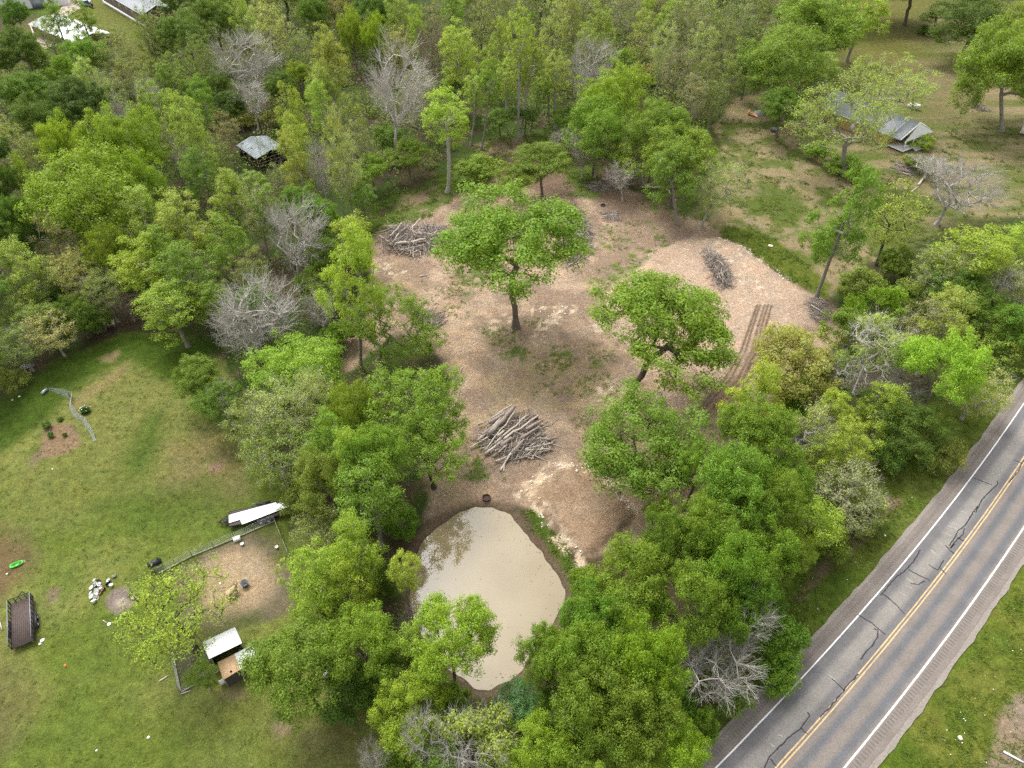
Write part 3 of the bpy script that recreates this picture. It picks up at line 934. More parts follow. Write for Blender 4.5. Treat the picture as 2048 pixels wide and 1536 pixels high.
KINDS = {
    # H, R, base, clumps, shape, fork, leaves per clump, clump size, leaf, variants
    'oak':    dict(H=19, R=8.2, base=.34, n=350, shape='lobed', fork=.40, per=165, size=1.10, leaf=0.296, nv=6, lobes=12),
    'dense':  dict(H=17, R=8.0, base=.12, n=340, shape='lobed', fork=.40, per=157, size=1.12, leaf=0.287, nv=4, lobes=15),
    'light':  dict(H=19, R=5.0, base=.13, n=190, shape='lobed', fork=.55, per=123, size=0.90, leaf=0.270, nv=6, lobes=10, upsweep=.4),
    'tall':   dict(H=21, R=3.7, base=.46, n=130, shape='ovoid', fork=.72, per=105, size=0.74, leaf=0.270, nv=4, upsweep=.5),
    'sparse': dict(H=16, R=5.0, base=.22, n=150, shape='ovoid', fork=.50, per=66, size=0.90, leaf=0.29, nv=6, twigs=3, tl=1.3, upsweep=.4),
    'half':   dict(H=14, R=4.6, base=.22, n=130, shape='lobed', fork=.45, per=108, size=0.95, leaf=0.31, nv=2, twigs=4, tl=1.4, bare=.5),
    'bare':   dict(H=15, R=5.4, base=.26, n=110, shape='vase', fork=.36, per=0, size=1.12, leaf=0.26, nv=5, twigs=8, tl=2.3, upsweep=.12),
    'bush':   dict(H=5.0, R=3.4, base=.0, n=120, shape='lobed', fork=.25, per=123, size=0.67, leaf=0.24, nv=5, lobes=9),
    'willow': dict(H=14, R=6.2, base=.12, n=260, shape='lobed', fork=.45, per=123, size=0.95, leaf=0.31, nv=1, lobes=16, hang=.8),
    'airy':   dict(H=19, R=8.2, base=.22, n=260, shape='lobed', fork=.38, per=58, size=.95, leaf=.27, nv=3, lobes=13, twigs=2, tl=1.2),
    'open':   dict(H=19, R=8.4, base=.28, n=230, shape='lobed', fork=.42, per=131, size=0.99, leaf=0.287, nv=4, lobes=12),
}
PROTO = {}
def proto(kind, var):
    key = (kind, var)
    if key in PROTO:
        return PROTO[key]
    k = KINDS[kind]
    rng = np.random.default_rng(sum(map(ord, kind)) * 31 + var * 7 + 3)
    H, R = k['H'], k['R']
    P, par, cnt, tips = grow(rng, H, R, k['base'], k['n'], k['shape'], k['fork'], upsweep=k.get('upsweep', .22), lobes=k.get('lobes', 8), crook=.45 if kind in ('oak', 'half') else .3)
    trunk = limb_mesh(kind + "_limbs", P, par, cnt, .040 if kind == 'bare' else 0.024 if kind != 'bush' else .012, max(.10, (0.0120 if kind in ('tall', 'light', 'sparse') else .0135) * H + 0.008 * R) if kind != 'bush' else .05)
    crown = None
    lt = tips
    if k.get('bare'):
        ang = np.arctan2(P[tips, 1], P[tips, 0])
        lt = tips[(np.sin(ang + var) + rng.normal(0, .3, len(tips))) > 0]
    if k['per']:
        crown = leaf_mesh(kind + "_leaves", rng, P, par, lt, k['per'], k['size'], k['leaf'], hang=k.get('hang', 0))
    tw = None
    if k.get('twigs'):
        v, f = twig_mesh(kind + "_twigs", rng, P, par, tips, k['twigs'], k['tl'], .026 if kind == 'bare' else .020, .55, .48 if kind == 'bare' else .55)
        tw = np_mesh(kind + "_twigs", v, [f], BARK)
    src = crown or tw
    co = np.empty(len(src.vertices) * 3, np.float32)
    src.vertices.foreach_get("co", co)
    co = co.reshape(-1, 3)
    R = float(np.percentile(np.hypot(co[:, 0], co[:, 1]), 94))
    zc = float(np.percentile(co[:, 2], 4) + np.percentile(co[:, 2], 97)) / 2
    PROTO[key] = dict(trunk=trunk, crown=crown, twigs=tw, H=H, R=R, zc=zc)
    return PROTO[key]

LEAF_GAIN = 1.9
TONES = {
    'oak': (.074, .128, .015), 'mid': (.096, .158, .019), 'dark': (.056, .100, .014), 'vdark': (.040, .075, .012), 'yg': (.122, .180, .016),
    'bright': (.138, .206, .022), 'light': (.152, .208, .040), 'pale': (.178, .225, .070), 'gold': (.190, .205, .058), 'olive': (.120, .160, .034),
    'blue': (.072, .150, .052), 'lime': (.165, .225, .028), 'brown': (.150, .150, .055), 'grey': (.150, .175, .080),
}
BARKS = {'bark': (.155, .128, .105), 'pale': (.34, .32, .285), 'dead': (.46, .43, .385), 'dark': (.085, .072, .062), 'grey': (.25, .225, .20), 'brown': (.27, .205, .16)}
KIND_BARK = {'oak': 'bark', 'dense': 'bark', 'light': 'grey', 'tall': 'grey', 'sparse': 'grey', 'half': 'pale', 'bare': 'dead', 'bush': 'bark', 'willow': 'bark', 'open': 'bark', 'airy': 'grey'}
KIND_NAME = {'oak': 'broadleaf_tree', 'dense': 'dense_tree', 'light': 'spring_tree', 'tall': 'slender_tree', 'sparse': 'thin_crowned_tree', 'half': 'half_bare_tree',
             'bare': 'bare_tree', 'bush': 'bush', 'willow': 'willow_tree', 'open': 'open_crowned_tree', 'airy': 'airy_tree'}
CROWN_MID = {'tall': .72}
_count = {}
_first = {}
TREE_SPOTS = []

def plant(kind, px, py, w, H, tone, label, group=None, base=None, var=None, bark=None, hz_mul=1.0, rot=None):
    k = KINDS[kind]
    i = _count.get(kind, 0)
    _count[kind] = i + 1
    v = i % k['nv'] if var is None else var
    pr = proto(kind, v)
    r = random.Random(int(px * 7 + py * 13 + w))
    zf = pr['zc'] / pr['H']
    if base is None:
        zc = zf * H
        c = at(px, py, zc)
        b = Vector((c.x, c.y, 0))
        b.z = hz(b.x, b.y) - 0.05
    else:
        b = gp(*base)
        d = ray(px, py)
        t = b.y / d[1]
        c = Vector((d[0] * t, d[1] * t, CAM_H + d[2] * t))
        H = (c - b).length / zf
    R = w / 2 * depth(c) / FPX
    key = (kind, v)
    name = KIND_NAME[kind]
    if key not in _first:
        root = empty(name, (0, 0, 0))
        link("trunk", pr['trunk'], root)
        if pr['crown']:
            link("crown", pr['crown'], root)
        if pr['twigs']:
            link("bare_twig_crown" if pr['crown'] is None else "twig_sprays", pr['twigs'], root)
        _first[key] = root
    else:
        root = copy_tree(_first[key])
    ax = (c - b).normalized() if base is not None else Vector((r.gauss(0, .03), r.gauss(0, .03), 1)).normalized()
    q = Vector((0, 0, 1)).rotation_difference(ax)
    rz = r.uniform(0, 6.28) if rot is None else rot
    root.matrix_basis = Matrix.Translation(b) @ q.to_matrix().to_4x4() @ Matrix.Rotation(rz, 4, 'Z') @ Matrix.Diagonal((R / pr['R'], R / pr['R'], H / pr['H'], 1))
    col = [ch * LEAF_GAIN * r.uniform(.92, 1.08) for ch in TONES[tone]]
    g = r.uniform(.9, 1.12)
    bf = r.uniform(.85, 1.12)
    bk = [ch * bf for ch in BARKS[bark or KIND_BARK[kind]]]
    for ch in root.children:
        ch.color = (*([x * g for x in col] if ch.name.startswith("crown") else bk), 1)
    tag(root, label, 'bush' if kind == 'bush' else 'tree', group)
    TREE_SPOTS.append((b.x, b.y, R))
    return root

def plant_rows(group, text):
    for line in text.strip().splitlines():
        f = [x.strip() for x in line.split('|')]
        kw = {}
        if len(f) > 7:
            for it in f[7].split():
                a, c = it.split('=')
                kw[a] = tuple(float(x) for x in c.split(',')) if a == 'base' else (c if a == 'bark' else (int(c) if a == 'var' else float(c)))
        if group.startswith(('trees of the wood, upper', 'trees of the wood, top')) and f[0] in ('light', 'sparse', 'tall') and 'base' not in kw:
            f[3], f[4] = float(f[3]) * .90, float(f[4]) * 1.15      # the back woods are drawn up tall and slim
        plant(f[0], float(f[1]), float(f[2]), float(f[3]), float(f[4]), f[5], f[6], group, **kw)
# rows: kind | crown centre in the photograph x | y | crown width | height in m | leaf tone | label | options
plant_rows("trees standing in the cleared lot", """
oak | 1022 | 470 | 285 | 23 | mid | large green shade tree standing alone in the middle of the clearing | base=1032,655 var=0 bark=bark
oak | 1338 | 640 | 290 | 20 | mid | big dark green leaning tree by the wheel ruts, trunk tilted right | base=1258,795 var=1 bark=dark rot=0.9
dense | 1284 | 872 | 236 | 15 | mid | wide round green tree between the log pile and the wheel ruts | 
light | 708 | 560 | 118 | 18 | lime | bright yellow-green tree with slim trunk at the clearing's west edge | base=722,738
open | 795 | 640 | 185 | 17 | mid | dark trunked tree spreading over the small brush heap west of the clearing | base=757,722
open | 832 | 800 | 205 | 15 | mid | ragged open tree with soil showing through, left of the log pile
open | 838 | 880 | 190 | 18 | mid | tree with a tall bare dark trunk beside the pond's upper bank | base=868,975 var=1 bark=dark
oak | 745 | 910 | 130 | 16 | mid | tree left of the pond-side tree with the tall trunk
dense | 690 | 830 | 120 | 15 | yg | yellow-green rounded tree behind the pond-side tree with the tall trunk
tall | 893 | 232 | 92 | 20 | lime | slim yellow-green tree with pale trunk at the clearing's north-west corner | base=895,385 bark=pale
oak | 1085 | 318 | 120 | 11 | mid | small round tree behind the large shade tree, beside white stumps
bush | 962 | 335 | 95 | 6 | mid | low green thicket just behind the large shade tree
oak | 1040 | 350 | 90 | 9 | mid | low tree half hiding the white logs behind the shade tree
""")
plant_rows("leafy grove at the clearing's north-east corner", """
dense | 1228 | 190 | 135 | 20 | yg | tallest yellow-green tree of the grove north of the clearing | var=0
dense | 1195 | 250 | 130 | 17 | mid | green tree at the grove's west side above pale leaning trunks
oak | 1315 | 240 | 125 | 18 | mid | mid green tree in the middle of the grove by the house yard
oak | 1360 | 300 | 140 | 17 | mid | broad green tree at the grove's yard side
open | 1270 | 305 | 110 | 13 | lime | light small-leaved tree in front of the grove with forked pale trunk | base=1290,375 bark=pale
light | 1345 | 345 | 100 | 12 | mid | lower green tree on the grove's south edge over bare soil | base=1355,450
sparse | 1190 | 300 | 75 | 11 | grey | thin grey tree with twisted limbs under the grove's west edge | base=1190,355 bark=pale
bare | 1168 | 300 | 60 | 9 | grey | leafless grey sapling beside the grove's west edge
bare | 1240 | 350 | 60 | 10 | grey | leafless crooked trunk in shade under the grove | base=1245,400
sparse | 1440 | 370 | 95 | 13 | pale | leaning thin tree with pale trunk at the yard's edge right of the grove | base=1403,452 bark=pale
bush | 1120 | 285 | 50 | 5 | olive | low scrub with dead white stubs behind the shade tree
bare | 1128 | 280 | 55 | 6 | grey | white dead stub with forked tip standing in scrub | bark=dead
""")
plant_rows("trees between the lawn and the clearing", """
dense | 592 | 735 | 185 | 12 | bright | bright fresh green dome-shaped tree beside the lawn
bush | 560 | 690 | 95 | 6 | oak | dark green bush tucked behind the bright dome-shaped tree
bare | 522 | 622 | 170 | 14 | grey | big leafless grey tree leaning over the lawn's top corner | base=575,715 rot=2.2 bark=dead
bare | 485 | 655 | 110 | 11 | grey | smaller leafless grey tree overhanging the lawn's top corner | rot=0.5
bare | 590 | 470 | 130 | 15 | grey | tall white leafless tree west of the left brush pile | base=602,590 bark=dead
bare | 640 | 620 | 60 | 9 | grey | thin leafless fork between dome tree and clearing
oak | 395 | 745 | 95 | 8 | mid | low green tree jutting onto the lawn at the wood's corner
oak | 440 | 800 | 95 | 8 | oak | small green tree on the lawn edge left of the dome-shaped tree
bare | 455 | 800 | 70 | 7 | grey | fallen pale branches beside the lawn edge trees
sparse | 505 | 850 | 120 | 11 | olive | olive thin-leaved tree by the lawn below the dome-shaped tree
sparse | 570 | 820 | 130 | 13 | pale | grey-green thin tree with visible branches right below the dome tree
sparse | 555 | 905 | 130 | 12 | olive | thin olive tree above the flat trailer with white sheets
sparse | 635 | 800 | 100 | 14 | pale | pale branching tree between dome tree and yellow-green tree | bark=pale
light | 660 | 880 | 110 | 15 | mid | mid green tree at the middle of the strip between lawn and clearing
dense | 650 | 960 | 120 | 13 | olive | olive leafy tree right of the flat trailer
light | 740 | 985 | 150 | 16 | mid | leafy green tree overhanging the pond's upper left bank
light | 700 | 930 | 110 | 17 | bright | light green topped tree left of the pond-side trunk
bush | 600 | 990 | 80 | 5 | olive | low scrub hiding the end of the flat trailer
sparse | 640 | 1050 | 110 | 8 | olive | thin scrubby tree behind the pen's corner
bush | 800 | 1040 | 70 | 5 | mid | bush on the pond's upper left bank
bush | 672 | 668 | 60 | 5 | mid | green bush right behind the bright dome-shaped tree
sparse | 640 | 590 | 70 | 9 | mid | small thin tree behind the leafless leaning tree
bush | 690 | 660 | 60 | 5 | mid | bush at foot of the slim trunk west of the clearing
light | 700 | 480 | 90 | 12 | lime | small yellow-green treetop left of the left brush pile
""")
plant_rows("trees around the pond and pen", """
light | 718 | 1085 | 105 | 16 | lime | bright lime tree with upright top, left of the pond | var=1
light | 625 | 1160 | 130 | 15 | lime | bright lime tree leaning over the pen's fence | var=2
light | 690 | 1170 | 110 | 13 | bright | bright green tree with crooked bare limbs left of pond
tall | 800 | 1130 | 66 | 13 | lime | slim bright tree at the pond's left shore
bush | 745 | 1170 | 80 | 6 | dark | dark green bush under the lime trees beside the pond
oak | 596 | 1328 | 200 | 13 | mid | broad green tree overhanging the white coop roof
oak | 715 | 1275 | 160 | 13 | mid | green tree between the pen and the pond's lower left shore
oak | 895 | 1265 | 178 | 15 | bright | tree standing over the middle of the pond with water on both sides
dense | 830 | 1330 | 130 | 10 | olive | olive tree at the pond's lower left shore
bush | 770 | 1330 | 90 | 6 | mid | bush below the tree at the pond's lower left shore
bare | 825 | 1245 | 60 | 5 | grey | grey bare thicket at the pond's left shore | bark=grey
bush | 700 | 1375 | 130 | 5 | dark | low dark thicket below the coop's big tree
bush | 660 | 1225 | 60 | 5 | dark | dark bush between pen fence and lime trees
airy | 350 | 1220 | 222 | 15 | lime | loose light green tree growing inside the pen beside the coop | base=392,1300 bark=dark
light | 398 | 1345 | 60 | 6 | mid | low leafy branch mass left of the two coop roofs
oak | 1095 | 1312 | 110 | 14 | mid | green tree reaching over the pond's lower right shore
oak | 1185 | 1300 | 160 | 17 | mid | tall green tree right of the pond's narrow end
oak | 1190 | 1225 | 140 | 14 | oak | green tree leaning over the pond's right shore
oak | 1262 | 1150 | 160 | 16 | mid | green tree covering the lower corner of the spoil heap
open | 1225 | 1230 | 150 | 16 | mid | rounded green tree below the spoil heap
bush | 1172 | 1160 | 60 | 5 | mid | bush at the tip of the grassy pond bank
light | 1040 | 1400 | 112 | 8 | blue | small bluish green tree at the pond's lower tip
""")
plant_rows("trees along the bottom edge", """
oak | 820 | 1420 | 150 | 12 | bright | bright green tree left of the pond's lower tip
bare | 835 | 1470 | 85 | 13 | pale | dead forked tree rising among leaves at the bottom edge | bark=dead
half | 955 | 1485 | 165 | 13 | light | pale green tree with dead limbs at the bottom edge
oak | 1090 | 1500 | 150 | 13 | bright | bright round tree at the bottom edge right of the half dead tree
light | 860 | 1530 | 130 | 9 | mid | low green tree cut by the bottom edge under the dead fork
bare | 745 | 1520 | 60 | 8 | pale | small dead tree at the lawn's bottom corner | bark=dead
bush | 790 | 1520 | 80 | 6 | mid | bush beside the small dead tree at the lawn's corner
oak | 1010 | 1540 | 130 | 9 | mid | green tree cut by the bottom edge below the half dead tree
bush | 905 | 1405 | 80 | 6 | mid | bush on the pond's lower bank left of the bluish tree
oak | 1210 | 1380 | 170 | 17 | mid | big green tree with dead limb right of the bluish tree
oak | 1300 | 1300 | 150 | 18 | yg | yellow-green crown in the big grove right of the pond
oak | 1290 | 1430 | 160 | 16 | mid | green tree in the grove's lower part near the bottom edge
dense | 1200 | 1490 | 170 | 14 | mid | wide green tree cut by the bottom edge in the grove
dense | 1340 | 1500 | 140 | 13 | yg | yellow-green tree nearest the road at the bottom edge
bush | 1400 | 1450 | 70 | 6 | oak | dark bush between the grove and the road verge at the bottom
oak | 1120 | 1420 | 100 | 11 | dark | shaded tree behind the bright round tree at the bottom
""")
plant_rows("tree belt along the road", """
oak | 1400 | 1040 | 150 | 17 | mid | green tree right of the spoil heap's far corner
oak | 1340 | 1095 | 120 | 16 | oak | dark tree at the right end of the spoil heap
oak | 1470 | 960 | 165 | 18 | mid | large green tree in the middle of the roadside belt
oak | 1500 | 860 | 150 | 17 | mid | green tree at the foot of the wheel ruts
light | 1530 | 800 | 110 | 18 | lime | lime topped tree beside the yellow willow-like tree
open | 1395 | 925 | 120 | 14 | mid | open tree by bare soil below the leaning tree's trunk
oak | 1545 | 1000 | 130 | 16 | mid | green tree in the belt left of the lime sprays
oak | 1450 | 1110 | 150 | 18 | mid | tall green tree in the belt's lower middle
oak | 1380 | 1190 | 150 | 17 | mid | green crown above the grey fan of dead branches
oak | 1530 | 1090 | 140 | 15 | mid | green tree in the belt beside the brown ditch
oak | 1500 | 1180 | 130 | 14 | oak | dark green tree near the verge left of the ditch
light | 1620 | 1030 | 130 | 12 | bright | bright tree reaching over the brown ditch
oak | 1450 | 1215 | 110 | 13 | mid | green tree above the grey dead branches at the verge
bush | 1560 | 1270 | 110 | 6 | oak | rounded dark bush at the road shoulder
bush | 1530 | 1180 | 100 | 6 | mid | bush by the verge above the rounded shoulder bush
bush | 1560 | 1340 | 90 | 5 | mid | low bush at the road shoulder below the rounded bush
bare | 1430 | 1325 | 175 | 12 | grey | fan of grey dead branches leaning toward the road | base=1352,1385 bark=dead rot=0.4
bare | 1487 | 1245 | 100 | 11 | grey | second smaller fan of dead branches above the larger fan | base=1425,1320 bark=dead
willow | 1590 | 718 | 172 | 13 | gold | yellow catkin-covered tree beside the wheel ruts
bush | 1655 | 760 | 80 | 6 | oak | green undergrowth bush right of the yellow tree
light | 1690 | 895 | 105 | 13 | lime | glowing lime green spray of leaves in the belt
light | 1635 | 925 | 90 | 11 | lime | second lime spray below and left of the glowing one
half | 1615 | 860 | 110 | 12 | pale | pale half bare tree below the yellow tree
light | 1670 | 830 | 85 | 12 | lime | yellow-lime sprigs between yellow tree and bare thicket
sparse | 1700 | 985 | 130 | 11 | grey | grey twiggy tree near the ditch right of the lime sprays
bush | 1720 | 1010 | 110 | 5 | olive | olive scrub beside the brown ditch
bush | 1660 | 1075 | 90 | 5 | mid | green scrub on the ditch's bank near the bright tree
half | 1760 | 680 | 125 | 14 | pale | silvery half bare tree with curved limbs in the belt | bark=dead
half | 1700 | 730 | 90 | 12 | light | pale leafed thin tree left of the silvery half bare tree
bare | 1790 | 775 | 100 | 8 | grey | tangled bare grey thicket in the belt's gap | bark=pale
light | 1770 | 810 | 90 | 10 | lime | lime sprigs below the tangled bare thicket
dense | 1830 | 850 | 140 | 9 | dark | dark green rounded tree near the road verge
bush | 1770 | 900 | 80 | 6 | dark | dark bush between lime spray and dark rounded tree
oak | 1900 | 720 | 165 | 17 | bright | large bright green tree close to the road near the picture's edge | var=4
light | 1895 | 640 | 130 | 16 | light | light green crown behind the large bright roadside tree
sparse | 1845 | 660 | 95 | 14 | grey | grey twiggy side of the roadside crown, almost leafless | bark=grey
sparse | 1960 | 780 | 120 | 9 | pale | pale twiggy tree leaning over the verge by the road
bush | 1880 | 900 | 90 | 5 | olive | olive scrub on the verge near the dark rounded tree
bush | 1690 | 655 | 90 | 7 | oak | dark green bush beside the fallen twigs at clearing's edge
bush | 1755 | 605 | 110 | 8 | yg | yellow-green bush behind the silvery half bare tree
bush | 1800 | 525 | 80 | 7 | oak | dark round bush below the haze-green yard tree
bush | 1720 | 560 | 80 | 6 | olive | olive scrub at the yard's lower corner near grey trunk
bush | 1815 | 590 | 80 | 7 | olive | olive bush between yellow-green bush and dark tree
dense | 1920 | 585 | 120 | 10 | dark | dark green tree behind the light roadside crown
dense | 1990 | 625 | 120 | 9 | oak | dark green tree at the picture's right edge near the road
light | 1955 | 510 | 150 | 15 | lime | wide yellow-lime tree at the yard's lower corner
sparse | 1880 | 540 | 100 | 12 | pale | pale thin-leaved tree left of the wide yellow-lime tree
light | 2040 | 500 | 110 | 14 | lime | yellow-lime tree cut by the right edge
half | 2030 | 560 | 100 | 12 | pale | pale half bare tree cut by the right edge below yellow-lime tree
oak | 2070 | 640 | 120 | 10 | oak | dark tree mostly beyond the right edge near the road
bush | 2010 | 700 | 90 | 5 | olive | olive scrub by the white marker post
oak | 1435 | 1010 | 90 | 14 | mid | smaller green tree filling the belt above the tall one
oak | 1590 | 960 | 100 | 14 | mid | green tree below the half bare tree under the yellow tree
bush | 1590 | 800 | 80 | 7 | mid | green bush under the yellow catkin-covered tree
bush | 1460 | 1385 | 90 | 4 | oak | dark bush under the fan of dead branches
bush | 1340 | 1390 | 90 | 7 | oak | dark bush left of the fan of dead branches
oak | 1590 | 1120 | 90 | 11 | mid | green tree at the verge below the bright ditch tree
oak | 1310 | 1020 | 60 | 9 | mid | small tree at the spoil heap's right corner
""")
plant_rows("trees in the house yard", """
airy | 1690 | 225 | 210 | 19 | light | loose light green tree covering the grey-roofed house | base=1688,350 bark=grey
airy | 1785 | 160 | 175 | 18 | light | second loose tree over the house with bare twig tips | base=1745,260
light | 1640 | 150 | 80 | 16 | light | slim light tree at the house's left gable
dense | 1568 | 112 | 160 | 22 | mid | tall green tree left of the house at the wood's corner
dense | 1640 | 45 | 185 | 22 | mid | big green tree behind the house at the top edge
light | 1725 | 25 | 105 | 20 | bright | light green tree beside the open meadow at the top edge
oak | 1570 | 205 | 90 | 12 | oak | dark low tree beside the tyre in the house yard
bush | 1840 | 280 | 58 | 3.5 | bright | bright green shrub by the white porch steps
bush | 1828 | 322 | 48 | 3 | olive | reddish green shrub in front of the porch by old planks
bush | 1700 | 330 | 90 | 4 | mid | green shrubs at the foot of the loose yard tree
bush | 1640 | 300 | 60 | 4 | mid | shrub in front of the house's left end
light | 1692 | 430 | 115 | 13 | mid | leafy yard tree with straight grey trunk beside the clearing | base=1632,598 bark=grey
bush | 1650 | 470 | 60 | 4 | olive | faint scrub left of the straight grey trunk
sparse | 1790 | 430 | 115 | 10 | light | haze-green vase-shaped tree with dark forked trunk in yard | base=1752,530 bark=dark
bare | 1925 | 372 | 155 | 9 | grey | silvery leafless tree leaning in the dry yard | base=1872,450 bark=pale
bare | 1860 | 330 | 80 | 4 | grey | fallen silver branches right of the porch shrubs
dense | 2005 | 125 | 172 | 19 | mid | green tree with thick grey trunk at the upper right edge | base=2003,262 bark=grey
dense | 2042 | 105 | 155 | 19 | yg | yellow-tinged tree cut by the upper right edge | base=2060,240
dense | 1950 | 45 | 165 | 17 | dark | dark green tree behind the meadow at the top right
light | 1880 | 25 | 80 | 16 | pale | pale tree with dark trunk standing in the meadow | base=1868,62
dense | 2045 | 25 | 140 | 19 | olive | olive tree at the top right corner
bush | 1860 | 60 | 45 | 2.5 | dark | dark shrub at the foot of the pale meadow tree
oak | 2110 | 60 | 140 | 18 | mid | tree mostly beyond the right edge near the top corner
oak | 1840 | -40 | 150 | 17 | oak | tree beyond the meadow at the very top edge
oak | 1980 | -30 | 150 | 17 | dark | dark tree at the very top edge right of meadow
oak | 1720 | -50 | 150 | 18 | oak | tree behind the big tree at the very top edge
""")
